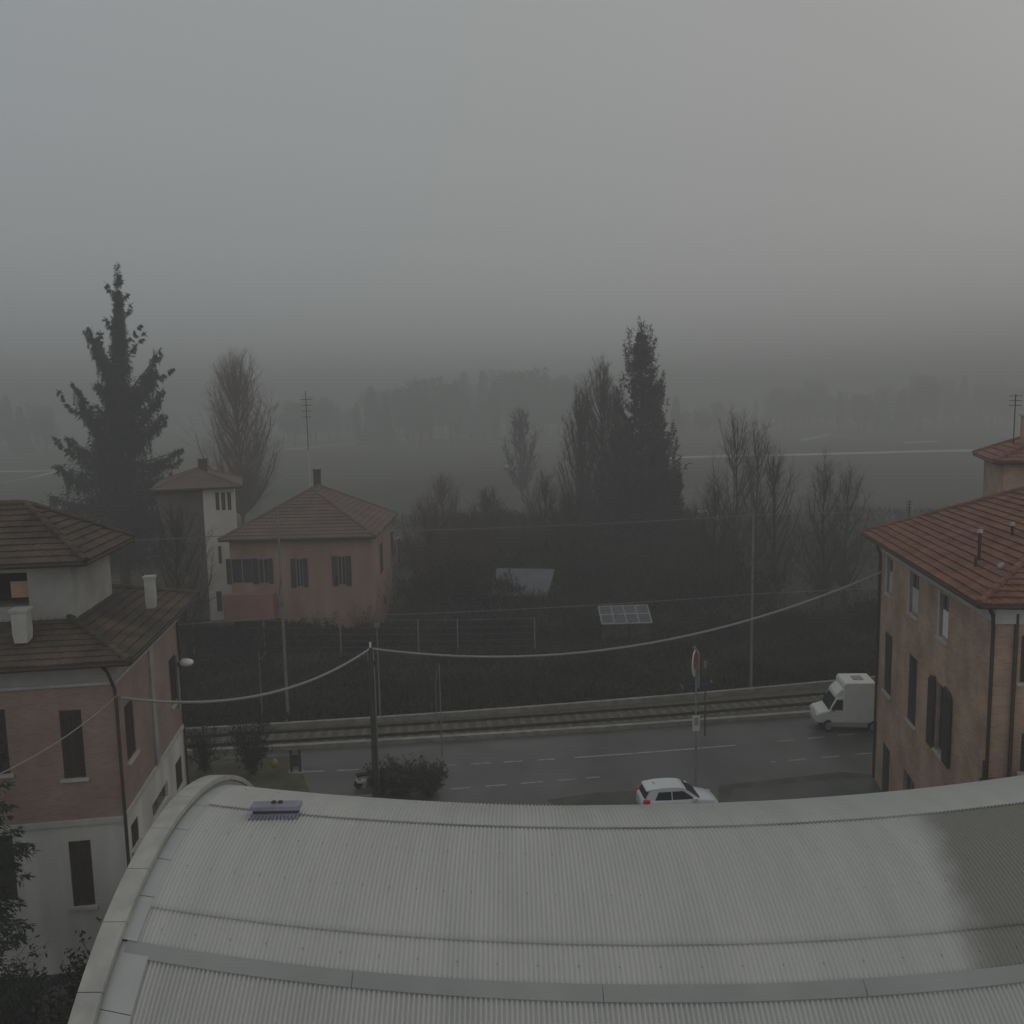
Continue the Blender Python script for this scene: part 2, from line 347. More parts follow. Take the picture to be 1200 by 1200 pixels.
# roof vent box
vb = thing('roof_vent', 'small lavender grey vent box on the far left of corrugated roof', 'roof vent', rp(-5.62, 4.6, RR+.09), 0)
vb.scale = (.92, .92, .92)
b = MB().box(-.62, .62, -.17, .17, .10, .22); b.build('vent_cover', 'lavender', vb, bevel=.015)
b = MB().box(-.56, .56, -.12, .12, -.06, .10); b.build('vent_body', 'pipe', vb)
b = MB()
for i in range(14):
    x = -.62+i*.0912; b.box(x, x+.06, -.34, -.20, -.02, .005)
b.box(-.62, .62, -.20, -.13, -.02, .02)
b.build('vent_apron', 'lavender', vb)
b = MB().ball((-.07, .05, .24), .07, 8, 6, (1, 1, .6)).ball((.10, .05, .24), .07, 8, 6, (1, 1, .6)); b.build('vent_knob', 'shutter', vb, smooth=True)
# ------------------------------------------------------------------ buildings
def tiled(name, poly4, m, parent, course=.34, tile=.23, step=.035, amp=.022, seg=4):
    """poly4 = eave left, eave right, top right, top left (local Vectors); courses run parallel to the eave."""
    a, b_, c, d = [Vector(p) for p in poly4]
    U = (b_-a).normalized(); nrm = (b_-a).cross((d-a) if (d-a).length > .01 else (c-a)).normalized()
    if nrm.z < 0: nrm = -nrm
    V = nrm.cross(U); V = V if V.z > 0 else -V
    def lc(p): return ((p-a).dot(U), (p-a).dot(V))
    ht = lc(d)[1]; n = max(1, round(ht/course)); L_ = lambda t: lc(d)[0]*t; Rr_ = lambda t: lc(b_)[0]+(lc(c)[0]-lc(b_)[0])*t
    mb = MB(); du = tile/seg
    for r in range(n):
        t0, t1 = r/n, (r+1)/n
        l = min(L_(t0), L_(t1)); h = max(Rr_(t0), Rr_(t1)); k0 = int(math.floor(l/du)); k1 = int(math.ceil(h/du))
        vs = []; nk = 0; jit = [R_.uniform(-.006, .008) for _ in range(k0//seg-2, k1//seg+3)]; base = k0//seg-2
        for k in range(k0, k1+1):
            s = k*du; s0 = min(max(s, L_(t0)), Rr_(t0)); s1 = min(max(s, L_(t1)), Rr_(t1)); w = amp*(abs(cos(pi*s/tile))**.7)+jit[k//seg-base]
            t1e = t1+.03/n
            vs += [a+U*s0+V*(ht*t0-.01)+nrm*(step*.3-.03), a+U*s0+V*(ht*t0-.01)+nrm*(step+w), a+U*s1+V*(ht*t1)+nrm*(w*.9)]; nk += 1
        mb.add(vs, [f for k in range(nk-1) for f in ((3*k, 3*k+3, 3*k+4, 3*k+1), (3*k+1, 3*k+4, 3*k+5, 3*k+2))])
    return mb.build(name, m, parent)
def ridge_caps(mb, p, q, r=.11, ln=.38):
    p, q = Vector(p), Vector(q); n = max(1, int((q-p).length/ln)); d = (q-p)/n
    for i in range(n):
        mb.tube([p+d*i-d*.04, p+d*(i+1)], [r*1.12, r*.92], 8)
def wall(mb, ax, const, a0, a1, z0, z1, holes, inward, rev=.18):
    """plane u=const ('v' axis runs) or v=const; rectangular holes with reveals going inwards."""
    P = (lambda a, z, dpt=0: (a, const+inward*dpt, z)) if ax == 'u' else (lambda a, z, dpt=0: (const+inward*dpt, a, z))
    A = sorted({a0, a1, *[h[0] for h in holes], *[h[1] for h in holes]}); Z = sorted({z0, z1, *[h[2] for h in holes], *[h[3] for h in holes]})
    A = [a for a in A if a0 <= a <= a1]; Z = [z for z in Z if z0 <= z <= z1]
    for i in range(len(A)-1):
        for j in range(len(Z)-1):
            ca, cz = (A[i]+A[i+1])/2, (Z[j]+Z[j+1])/2
            if any(h[0] < ca < h[1] and h[2] < cz < h[3] for h in holes): continue
            mb.quad(P(A[i], Z[j]), P(A[i+1], Z[j]), P(A[i+1], Z[j+1]), P(A[i], Z[j+1]))
    for h in holes:
        for (p, q, r, s) in ((h[0], h[2], h[0], h[3]), (h[1], h[2], h[1], h[3]), (h[0], h[2], h[1], h[2]), (h[0], h[3], h[1], h[3])):
            mb.quad(P(p, q), P(r, s), P(r, s, rev), P(p, q, rev))
def window(parent, ax, const, h, inward, style='shut', smat='shutter', sill=True, rev=.18, bars=1):
    P = (lambda a, z, dpt=0: (a, const+inward*dpt, z)) if ax == 'u' else (lambda a, z, dpt=0: (const+inward*dpt, a, z))
    def bx(mb, a0, a1, z0, z1, d0, d1):
        p, q = P(a0, z0, d0), P(a1, z1, d1); mb.box(min(p[0], q[0]), max(p[0], q[0]), min(p[1], q[1]), max(p[1], q[1]), min(p[2], q[2]), max(p[2], q[2]))
    a0, a1, z0, z1 = h; w = a1-a0
    if style == 'shut':
        mb = MB(); mid = (a0+a1)/2
        for (s, e) in ((a0+.01, mid-.008), (mid+.008, a1-.01)):
            bx(mb, s, s+.06, z0+.01, z1-.01, .03, .08); bx(mb, e-.06, e, z0+.01, z1-.01, .03, .08)
            bx(mb, s+.06, e-.06, z0+.01, z0+.08, .032, .078); bx(mb, s+.06, e-.06, z1-.08, z1-.01, .032, .078)
            z = z0+.10
            while z < z1-.12: bx(mb, s+.06, e-.06, z, z+.045, .04, .07); z += .07
            bx(mb, s+.06, e-.06, z0+.08, z1-.08, .075, .077)
        o = mb.build('shutters', smat, parent)
    elif style == 'open':
        fr = MB(); t = .055
        bx(fr, a0, a0+t, z0, z1, .10, .16); bx(fr, a1-t, a1, z0, z1, .10, .16); bx(fr, a0+t, a1-t, z0, z0+t, .102, .158); bx(fr, a0+t, a1-t, z1-t, z1, .102, .158)
        bx(fr, (a0+a1)/2-.03, (a0+a1)/2+.03, z0+t, z1-t, .104, .156)
        o = fr.build('window', 'metal', parent)
        gl = MB(); bx(gl, a0+t, a1-t, z0+t, z1-t, .14, .15); gl.build('pane', 'glass', o)
    if sill:
        sl = MB(); bx(sl, a0-.10, a1+.10, z0-.10, z0-.002, -.09, rev*.5); sl.build('window_sill', 'sill', parent)
    return o
def boxpx(fn, x0, x1, yt, yb):
    xm, ym = (x0+x1)/2, (yt+yb)/2; a = fn(x0, ym)[0]; b_ = fn(x1, ym)[0]; return (min(a, b_), max(a, b_), fn(xm, yb)[1], fn(xm, yt)[1])
def hip_roof(parent, u0, u1, v0, v1, z, pitch, m, mr=None, **kw):
    w = min(u1-u0, v1-v0)/2; zt = z+w*pitch; 
    if (u1-u0) >= (v1-v0): r0, r1 = Vector((u0+w, (v0+v1)/2, zt)), Vector((u1-w, (v0+v1)/2, zt))
    else: r0, r1 = Vector(((u0+u1)/2, v0+w, zt)), Vector(((u0+u1)/2, v1-w, zt))
    c = [Vector((u0, v0, z)), Vector((u1, v0, z)), Vector((u1, v1, z)), Vector((u0, v1, z))]
    if (u1-u0) >= (v1-v0):
        tiled('roof_slope', (c[0], c[1], r1, r0), m, parent, **kw); tiled('roof_slope', (c[1], c[2], r1, r1), m, parent, **kw)
        tiled('roof_slope', (c[2], c[3], r0, r1), m, parent, **kw); tiled('roof_slope', (c[3], c[0], r0, r0), m, parent, **kw)
        ed = [(c[0], r0), (c[3], r0), (c[1], r1), (c[2], r1), (r0, r1)]
    else:
        tiled('roof_slope', (c[0], c[1], r0, r0), m, parent, **kw); tiled('roof_slope', (c[1], c[2], r1, r0), m, parent, **kw)
        tiled('roof_slope', (c[2], c[3], r1, r1), m, parent, **kw); tiled('roof_slope', (c[3], c[0], r0, r1), m, parent, **kw)
        ed = [(c[0], r0), (c[1], r0), (c[2], r1), (c[3], r1), (r0, r1)]
    mb = MB(); up = Vector((0, 0, .05))
    for p, q in ed:
        if (p-q).length > .3: ridge_caps(mb, p+up, q+up)
    mb.build('ridge_tiles', mr or m, parent)
    e = MB().box(u0+.06, u1-.06, v0+.06, v1-.06, z-.16, z-.03); e.build('eaves_board', 'gutter', parent)
    gt = MB()
    for p, q in ((c[0], c[1]), (c[1], c[2]), (c[2], c[3]), (c[3], c[0])):
        gt.tube([p-Vector((0, 0, .08)), q-Vector((0, 0, .08))], .075, 8)
    gt.build('gutter', 'gutter', parent)
    return r0, r1
# ---- left building
dA = 27.6
c0 = atd(145, 960, dA); c1 = atz(215, 850, c0.z)
rz = atan2(-(c1.x-c0.x), (c1.y-c0.y)); LB = Frame(c0.x, c0.y, rz); L = hypot(c1.x-c0.x, c1.y-c0.y); zb = c0.z
t = thing('corner_house', 'pink brick house with white ground floor and raised tower room at left', 'house', LB.o, rz)
ze = LB.i @ atd(145, 770, dA-.8); zE = ze.z
UW = -15.0
fh_up = [boxpx(LB.front, 72, 98, 832, 912), boxpx(LB.front, -22, 9, 832, 908)]
fh_lo = [boxpx(LB.front, 83, 109, 985, 1062), boxpx(LB.front, -14, 18, 980, 1056)]
sh_up = [boxpx(LB.side, 147, 158, 820, 890), boxpx(LB.side, 199, 207, 768, 826)]
sh_lo = [boxpx(LB.side, 154, 163, 960, 992), boxpx(LB.side, 206, 214, 888, 925), boxpx(LB.side, 178, 198, 928, 950)]
b = MB(); wall(b, 'u', 0, UW, 0, 0, zb, fh_lo, 1); wall(b, 'v', 0, 0, L, 0, zb, sh_lo, -1); b.quad((UW, L, 0), (0, L, 0), (0, L, zb), (UW, L, zb)); b.quad((UW, 0, 0), (UW, L, 0), (UW, L, zb), (UW, 0, zb)); b.build('ground_floor_wall', 'plaster_white', t)
zf = LB.front(60, 803)[1]
b = MB(); wall(b, 'u', 0, UW, 0, zb+.12, zf, fh_up, 1); wall(b, 'v', 0, 0, L, zb+.12, zf, sh_up, -1); b.quad((UW, L, zb), (0, L, zb), (0, L, zf), (UW, L, zf)); b.quad((UW, 0, zb), (UW, L, zb), (UW, L, zf), (UW, 0, zf)); b.build('upper_wall', 'brick_pink', t)
b = MB().box(UW, .03, -.03, L+.02, zf, zE-.18); b.build('frieze', 'plaster_grey', t)
b = MB().box(UW, .07, -.07, L+.05, zb-.06, zb+.12); b.build('string_course', 'sill', t)
b = MB().box(UW, .09, -.09, L+.05, zf-.07, zf+.03); b.build('cornice', 'coping', t)
sv = LB.side(180, 840)[0]
b = MB().box(0, .08, sv-.22, sv+.22, zb+.12, zf-.07); b.build('pilaster', 'plaster_grey', t)
for h in fh_up+fh_lo: window(t, 'u', 0, h, 1)
for h in sh_up+sh_lo[:2]: window(t, 'v', 0, h, -1)
window(t, 'v', 0, sh_lo[2], -1, style='open')
OV = .75
hip_roof(t, UW-OV, OV, -OV, L+OV, zE, .36, 'tile_brown', course=.33, step=.05)
# tower room
tv = 1.7; tl = 4.0; tu, tz = LB.front(82, 656, tv)
th_ = [boxpx(lambda a, c: LB.front(a, c, tv), -30, 33, 672, 712)]
b = MB(); wall(b, 'u', tv, tu-7.2, tu, zE+.4, tz, th_, 1, rev=1.2); wall(b, 'v', tu, tv, tv+tl, zE+.4, tz, [], -1); b.quad((tu-7.2, tv+tl, zE+.4), (tu, tv+tl, zE+.4), (tu, tv+tl, tz), (tu-7.2, tv+tl, tz)); b.quad((tu-7.2, tv, zE+.4), (tu-7.2, tv+tl, zE+.4), (tu-7.2, tv+tl, tz), (tu-7.2, tv, tz)); b.build('tower_wall', 'plaster_grey', t)
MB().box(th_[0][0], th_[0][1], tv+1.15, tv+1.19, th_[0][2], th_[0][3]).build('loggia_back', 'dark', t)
bl = boxpx(lambda a, c: LB.front(a, c, tv+.1), 13, 33, 681, 700); MB().box(bl[0], bl[1], tv+.08, tv+.12, bl[2], bl[3]).build('window_blind', 'blind', t)
hip_roof(t, tu-7.2-.7, tu+.7, tv-.7, tv+tl+.7, tz+.03, .62, 'tile_brown', course=.33, step=.05)
# chimneys
def chimney(px, yt, yb, v0, w=.45):
    u, z1 = LB.front(px, yt, v0); z0 = LB.front(px, yb, v0)[1]
    mb = MB().prism([(u-w*.42, z0), (u+w*.42, z0), (u+w/2, z0+.3), (u+w/2, z1-.1), (u-w/2, z1-.1), (u-w/2, z0+.3)], v0-w/2, v0+w/2); ch = mb.build('chimney', 'coping', t)
    MB().box(u-w*.62, u+w*.62, v0-w*.62, v0+w*.62, z1-.1, z1-.02).build('chimney_cap', 'coping', ch)
chimney(24, 712, 752, .5, .44); 
u, z1 = LB.front(175, 670, 3.6); chimney(175, 674, 712, 3.6, .32)
b = MB().tube([(-.1, -OV+.05, zE-.1), (.0, -OV+.25, zE-.35), (.06, -.12, zE-1.0), (.08, -.10, zE-1.4), (.08, -.10, .1)], .055, 8); b.build('downpipe', 'pipe', t)
b = MB().tube([(.07, L-.15, zE-.3), (.07, L-.15, .1)], .05, 8); b.build('downpipe', 'pipe', t)
# ---- wall lamp on the rear corner of that house
lp = LB.m @ Vector((.12, LB.side(205, 800)[0], 0))
zt_ = (LB.side(205, 765))[1]; zb_ = LB.side(205, 832)[1]
t = thing('street_lamp', 'street lamp with bright white head on green grey post at the house corner', 'street lamp', (lp.x, lp.y, zb_))
MB().tube([(0, 0, 0), (0, 0, zt_-zb_)], .075, 8).build('post', 'metal', t)
MB().tube([(0, 0, zt_-zb_-.45), (.18, -.12, zt_-zb_-.38), (.36, -.2, zt_-zb_-.30)], .05, 8).build('arm', 'galv', t)
b = MB().ball((.50, -.25, zt_-zb_-.25), .25, 12, 8, (1.15, .8, .62)); b.build('lamp_head', 'lamp_white', t, smooth=True)
MB().tube([(.15, -.1, zt_-zb_-.33), (.38, -.2, zt_-zb_-.22)], [.09, .16], 8).build('lamp_housing', 'galv', t)
# ---- right building
dR = 25.8
c0 = atd(1148, 708, dR); zR = c0.z; c1 = atz(1012, 625, zR)
rz = atan2(-(c1.x-c0.x), c1.y-c0.y); n_ = Vector((cos(rz), sin(rz), 0)); a_ = Vector((-sin(rz), cos(rz), 0)); OV = .72
cc = c0+n_*OV+a_*OV; Lr = hypot(c1.x-c0.x, c1.y-c0.y)-2*OV+.2
RB = Frame(cc.x, cc.y, rz); t = thing('brick_house', 'tall orange brown brick house with red tiled roof at right', 'house', RB.o, rz)
UE = 14.0; zw = zR-.12
tops = [boxpx(RB.side, 1039.5, 1046, 655, 697), boxpx(RB.side, 1066, 1076.5, 672, 721), boxpx(RB.side, 1101, 1111.5, 696, 750)]
mids = [boxpx(RB.side, 1036.5, 1045, 742, 814), boxpx(RB.side, 1064, 1074, 768, 849), boxpx(RB.side, 1096, 1108, 802, 885)]
lows = [boxpx(RB.side, 1033.5, 1042, 873, 945), boxpx(RB.side, 1058, 1071, 908, 960)]
fr = [boxpx(RB.front, 1196, 1222, 860, 905), boxpx(RB.front, 1196, 1222, 745, 800)]
b = MB(); wall(b, 'v', 0, 0, Lr, 0, zw, tops+mids+lows, 1, rev=.22); wall(b, 'u', 0, 0, UE, 0, zw, fr, 1)
b.quad((0, Lr, 0), (UE, Lr, 0), (UE, Lr, zw), (0, Lr, zw)); b.quad((UE, 0, 0), (UE, Lr, 0), (UE, Lr, zw), (UE, 0, zw)); b.build('brick_wall', 'brick', t)
MB().box(-.04, UE+.05, -.12, Lr+.04, zw-.62, zw-.001).build('cornice', 'sill', t)
for i, h in enumerate(tops):
    s = MB(); s.box(-.025, .16, h[1], h[1]+.16, h[2], h[3]); s.build('window_surround', 'sill', t)
    window(t, 'v', 0, (h[0], h[1], h[2], h[3]), 1, style='open', rev=.22)
    bl = MB().box(.10, .13, h[0]+.06, h[1]-.06, h[2]+.06, h[2]+(h[3]-h[2])*.62); bl.build('window_blind', 'lamp_white' if i == 2 else 'sill', t)
window(t, 'v', 0, mids[0], 1, smat='shutter_green'); window(t, 'v', 0, mids[1], 1, smat='shutter_green'); window(t, 'v', 0, mids[2], 1, style='open', rev=.22)
h = mids[2]; w = (h[1]-h[0])
for s, dr in ((h[0], -1), (h[1], 1)):       # open shutters, arched top
    mb = MB(); poly = [(0, h[2]-.05), (w*.62, h[2]-.05), (w*.62, h[3]-.1), (w*.4, h[3]+.08), (0, h[3]+.16)]
    mb.prism([(s+dr*(a+.01), z) for a, z in poly], -.10, -.05, 'x'); o = mb.build('shutter', 'shutter_green', t)
    q = MB(); z = h[2]+.1
    while z < h[3]-.1:
        aa_ = sorted((s+dr*.08, s+dr*w*.55)); q.box(-.115, -.10, aa_[0], aa_[1], z, z+.04); z += .08
    q.build('shutter_slats', 'shutter', o)
window(t, 'v', 0, lows[0], 1, smat='shutter_green'); window(t, 'v', 0, lows[1], 1, style='open', rev=.22)
for h in fr: window(t, 'u', 0, h, 1)
hip_roof(t, -OV, UE+OV, -OV, Lr+OV, zR, .50, 'tile_red', course=.31, step=.06, tile=.25)
MB().tube([(-.35, -.40, zR-.12), (-.10, -.10, zR-.5), (-.07, -.09, zR-.9), (-.07, -.09, .1)], .06, 8).build('downpipe', 'gutter', t)
MB().tube([(-.3, Lr+.3, zR-.12), (-.08, Lr-.02, zR-.9), (-.08, Lr-.02, .1)], .06, 8).build('downpipe', 'gutter', t)
u8 = RB.front(1187, 800)[0]; MB().tube([(u8, -.08, zw-.3), (u8, -.08, .1)], .06, 8).build('downpipe', 'pipe', t)
# small utility box with pipe low on the corner
p = RB.front(1152, 916); MB().box(p[0]-.12, p[0]+.3, -.22, 0, p[1]-.12, p[1]+.12).tube([(p[0]-.05, -.12, p[1]+.1), (p[0]-.05, -.12, p[1]+.75)], .035, 6).build('meter_box', 'pipe', t)
def on_roof(px, py):   # point on the near left slope of the brick house
    e = RB.i @ EYE; d = RB.i.to_3x3() @ ray(px, py); k = 5
    while k < 60:
        q = e+d*k
        if q.z < zR+.50*(min(q.x, q.y)+OV): return q
        k += .02
    return q
def flue(px, py, ht, name, r=.06, cap=True):
    q = on_roof(px, py); mb = MB().tube([q-Vector((0, 0, .1)), q+Vector((0, 0, ht))], r, 8)
    o = mb.build(name, 'gutter', t)
    if cap: MB().tube([q+Vector((0, 0, ht+.03)), q+Vector((0, 0, ht+.14))], [r*1.9, r*1.5], 8).build('flue_cap', 'coping', o)
    return q
flue(1147, 657, .95, 'flue', .055); flue(1143, 665, .35, 'flue', .05, False); flue(1186, 628, .35, 'flue', .05)
for px, py, ht in ((1065, 606, .75), (1090, 600, .12)):
    q = on_roof(px, py); mb = MB().tube([q-Vector((0, 0, .1)), q+Vector((0, 0, ht))], .022, 6)
    if ht > .5:
        for k in range(3): mb.tube([q+Vector((-.16+.03*k, 0, ht-.05-.13*k)), q+Vector((.16-.03*k, 0, ht-.05-.13*k))], .012, 4)
    mb.build('roof_aerial', 'gutter', t)
q = on_roof(1172, 668)
MB().ball(q+Vector((0, 0, .12)), .09, 8, 6).ball(q+Vector((.1, .12, .16)), .07, 8, 6).build('ridge_ornament', 'coping', t)
# ---- brick house beyond it
p = atd(1152, 533, 43); NB = Frame(p.x+1.25, p.y+.3, -.38); p.z -= .35; 
t = thing('brick_annex', 'farther brick house with red roof chimney and aerial, rising behind the right roof', 'house', NB.o, -.38)
MB().box(0, 9, 0, 7, 0, p.z-.1).build('wall', 'brick', t)
hip_roof(t, -.5, 9.5, -.5, 7.5, p.z, .44, 'tile_red', course=.42, step=.05)
q = NB.loc(atd(1198, 506, 46)); ch = MB().box(q.x-.05, q.x+.7, q.y-.3, q.y+.3, q.z-1, q.z+.85).build('chimney', 'brick', t); MB().box(q.x-.12, q.x+.77, q.y-.37, q.y+.37, q.z+.85, q.z+.95).build('chimney_cap', 'coping', ch)
q = NB.loc(atd(1188, 510, 46)); mb = MB().tube([q-Vector((0, 0, .5)), q+Vector((0, 0, 2.2))], .03, 6)
for k in range(3): mb.tube([q+Vector((-.3, 0, 2.1-.25*k)), q+Vector((.3, 0, 2.1-.25*k))], .018, 4)
mb.build('roof_aerial', 'gutter', t)
# ---- pink house
c0 = atd(438, 629, 65.5); zP = c0.z; c1 = atz(478, 602, zP); cl = atz(258, 633, zP)
rz = atan2(c0.y-cl.y, c0.x-cl.x); PB = Frame(c0.x-.5, c0.y+.5, rz); W = (c0-cl).length-1.0
Lp = 13.5; shear = 0
t = thing('pink_house', 'low pink rendered house with brown hip roof and dark shutters behind the fence', 'house', PB.o, rz)
ph_ = [boxpx(PB.front, 271, 296, 655, 684), boxpx(PB.front, 303, 315, 655, 684), boxpx(PB.front, 347, 355, 655, 688), boxpx(PB.front, 396, 405, 652, 686)]
ps_ = [boxpx(PB.side, 445, 449, 636, 672), boxpx(PB.side, 458, 461, 622, 655), boxpx(PB.side, 466, 469, 630, 662)]
gar = boxpx(PB.front, 273, 322, 727, 765); gar = (gar[0], gar[1], 0.0, gar[3])
b = MB(); wall(b, 'u', 0, -W, 0, 0, zP-.15, ph_+[gar], 1); wall(b, 'v', 0, 0, Lp, 0, zP-.15, ps_, -1); b.quad((-W, 0, 0), (-W, Lp, 0), (-W, Lp, zP-.15), (-W, 0, zP-.15)); b.quad((-W, Lp, 0), (0, Lp, 0), (0, Lp, zP-.15), (-W, Lp, zP-.15)); b.build('wall', 'plaster_pink', t)
for h in ph_:
    window(t, 'u', 0, h, 1, style='open', sill=False)
for h in (ph_[0], ph_[1], ph_[2], ph_[3]):
    w = (h[1]-h[0])*.75 if h in (ph_[2], ph_[3]) else .35
    for s, e in ((h[0]-w, h[0]-.02), (h[1]+.02, h[1]+w)):
        MB().box(s, e, -.07, -.02, h[2]-.03, h[3]+.03).build('shutter', 'shutter', t)
for h in ps_: window(t, 'v', 0, h, -1, sill=False)
rb = boxpx(PB.front, 266, 324, 694, 723); MB().box(rb[0], rb[1], -.9, 0, rb[2], rb[3]).build('balcony', 'red_band', t)
MB().box(gar[0]+.05, gar[1]-.05, .12, .16, 0, gar[3]).build('garage_door', 'dark', t)
r0, r1 = hip_roof(t, -W-.6, .6, -.6, Lp+.6, zP, .55, 'tile_far', course=.45, step=.05, tile=.3)
q = PB.loc(atd(372, 566, 75)); ch = MB().box(q.x-.28, q.x+.28, q.y-.25, q.y+.25, q.z-1, q.z+1.1).build('chimney', 'shutter', t); MB().box(q.x-.34, q.x+.34, q.y-.31, q.y+.31, q.z+1.1, q.z+1.22).build('chimney_cap', 'gutter', ch)
q = PB.loc(atd(363, 562, 74)); mb = MB().tube([q-Vector((0, 0, .6)), q+Vector((0, 0, 2.6))], .07, 6); o = mb.build('aerial_mast', 'sill', t)
mb = MB().tube([q+Vector((0, 0, 2.6)), q+Vector((0, 0, 7.6))], .035, 6)
for k in range(4): mb.tube([q+Vector((-.5+.05*k, 0, 6.9-.5*k)), q+Vector((.5-.05*k, 0, 6.9-.5*k))], .025, 4)
mb.build('aerial', 'pipe', t)
# ---- narrow white house behind
p = atd(237, 572, 74); zN = p.z; c2 = atz(275, 570, zN)
rz = .30; WB = Frame(p.x, p.y, rz); t = thing('white_house', 'narrow three storey pale house left of and behind the pink house', 'house', WB.o, rz)
Wn = WB.front(275, 600)[0]; wh = [boxpx(WB.front, a, a+4.5, 577, 598) for a in (252.5, 259.5, 266.5)]
b = MB(); wall(b, 'u', 0, 0, Wn, 0, zN, wh, 1); wall(b, 'v', 0, 0, 9, 0, zN, [], 1); b.quad((Wn, 0, 0), (Wn, 9, 0), (Wn, 9, zN), (Wn, 0, zN)); b.quad((0, 9, 0), (Wn, 9, 0), (Wn, 9, zN), (0, 9, zN)); b.build('wall', 'house_white', t)
for h in wh: window(t, 'u', 0, h, 1, sill=False)
for h in [boxpx(WB.front, 256, 259.5, 640, 660), boxpx(WB.front, 254, 260, 693, 716)]: MB().box(h[0], h[1], -.07, -.01, h[2], h[3]).build('shutter', 'shutter', t)
MB().box(-3.6, -.01, .8, 8.8, 0, zN-.4).build('side_wing', 'plaster_dull', t)
hip_roof(t, -4.2, Wn+.7, -.7, 9.7, zN+.05, .36, 'tile_far', course=.5, step=.05, tile=.35)
q = WB.loc(atd(238, 549, 78)); MB().box(q.x-.4, q.x+.4, q.y-.3, q.y+.3, q.z-1, q.z+.9).build('chimney', 'shutter', t)
# ------------------------------------------------------------------ garden shed, cold frame, tarp
def shed(px, py, rz, w, d, h, lab):
    p = atz(px, py); t = thing('garden_shed', lab, 'shed', (p.x, p.y, 0), rz)
    MB().box(-w/2, w/2, 0, d, 0, h).build('wall', 'shed_wall', t)
    MB().prism([(-.4, h-.05), (d+.4, h+1.3), (d+.4, h+1.42), (-.4, h+.05)], -w/2-.3, w/2+.3, 'x').build('roof', 'shed_roof', t)
    MB().box(-.4, .4, -.03, 0, 0, 1.9).build('door', 'shutter', t)
shed(607, 731, -.18, 4.6, 4.0, 2.5, 'dark garden shed with pale grey sloping roof among the bushes')
p = atz(735, 757); t = thing('cold_frame', 'low glazed cold frame with pale frame on the dark garden bank', 'cold frame', (p.x, p.y, 0), .05)
X = Matrix.Rotation(radians(28), 4, 'X'); X = Matrix.Translation((0, 0, 1.7)) @ X
mb = MB()
for i in range(5): x = -1.9+i*.95; mb.box(x-.05, x+.05, 0, 2.1, 0, .07, X)
for y in (0, 1.05, 2.0): mb.box(-1.95, 1.95, y, y+.1, .005, .065, X)
mb.build('frame', 'metal', t); MB().box(-1.9, 1.9, .05, 2.05, .02, .04, X).build('glass_pane', 'shed_roof', t)
MB().box(-1.85, 1.85, .1, 1.9, 0, 1.65).build('base_wall', 'shed_wall', t)
p = atz(829, 608); t = tag(MB().ball((p.x-.8, p.y, .7), 1.1, 9, 6, (1, .8, .75)).ball((p.x+1.2, p.y-1.5, .3), .8, 9, 6, (1.1, .8, .6)).build('tarp_heap', 'tarp'), 'small white tarpaulin covered heap at edge of the far field', 'heap')
# ------------------------------------------------------------------ fence behind the railway
posts = [(228, 770), (311, 768), (400, 768), (491, 768), (537, 768), (627, 766)]
pf = [atz(*p) for p in posts]; ft = thing('garden_fence', 'wire garden fence on tall pale posts along the dark hedge', 'fence', pf[0])
for i, p in enumerate(pf):
    q = p-pf[0]; MB().tube([q, q+Vector((0, 0, 2.75))], .055, 6).build('post', 'galv', ft)
mb = MB()
for i in range(len(pf)-1):
    a, c = pf[i]-pf[0], pf[i+1]-pf[0]
    for z in (.1, .6, 1.1, 1.6, 2.1, 2.68):
        mb.tube([a+Vector((0, 0, z)), c+Vector((0, 0, z))], .012 if z < 2.5 else .02, 4)
mb.build('fence_wires', 'fence_wire', ft)
# ------------------------------------------------------------------ poles, masts and cables
def top_z(base, px, py):   # height above base seen at that pixel
    d = ray(px, py); k = hypot(base.x, base.y)/hypot(d.x, d.y); return H+d.z*k
bp = atz(441, 932); zt = top_z(bp, 437, 756)
t = thing('utility_pole', 'dark wooden utility pole with pale insulators carrying the thick cable', 'utility pole', bp)
MB().tube([(0, 0, 0), (0, 0, zt-.1)], [.16, .11], 10).build('shaft', 'wood_pole', t)
MB().tube([(0, 0, zt-.3), (0, 0, zt+.15)], .05, 8).build('insulator', 'lamp_white', t)
MB().tube([(-.12, 0, zt-.15), (-.13, 0, zt-.7), (0, 0, zt-.9), (.13, 0, zt-.7), (.12, 0, zt-.15)], .03, 6).build('cable_loop', 'cable', t)
MB().tube([(.17, -.05, .1), (.15, -.05, zt-1)], .035, 6).build('conduit', 'galv', t)
pole_top = Vector((bp.x, bp.y, zt-.15))
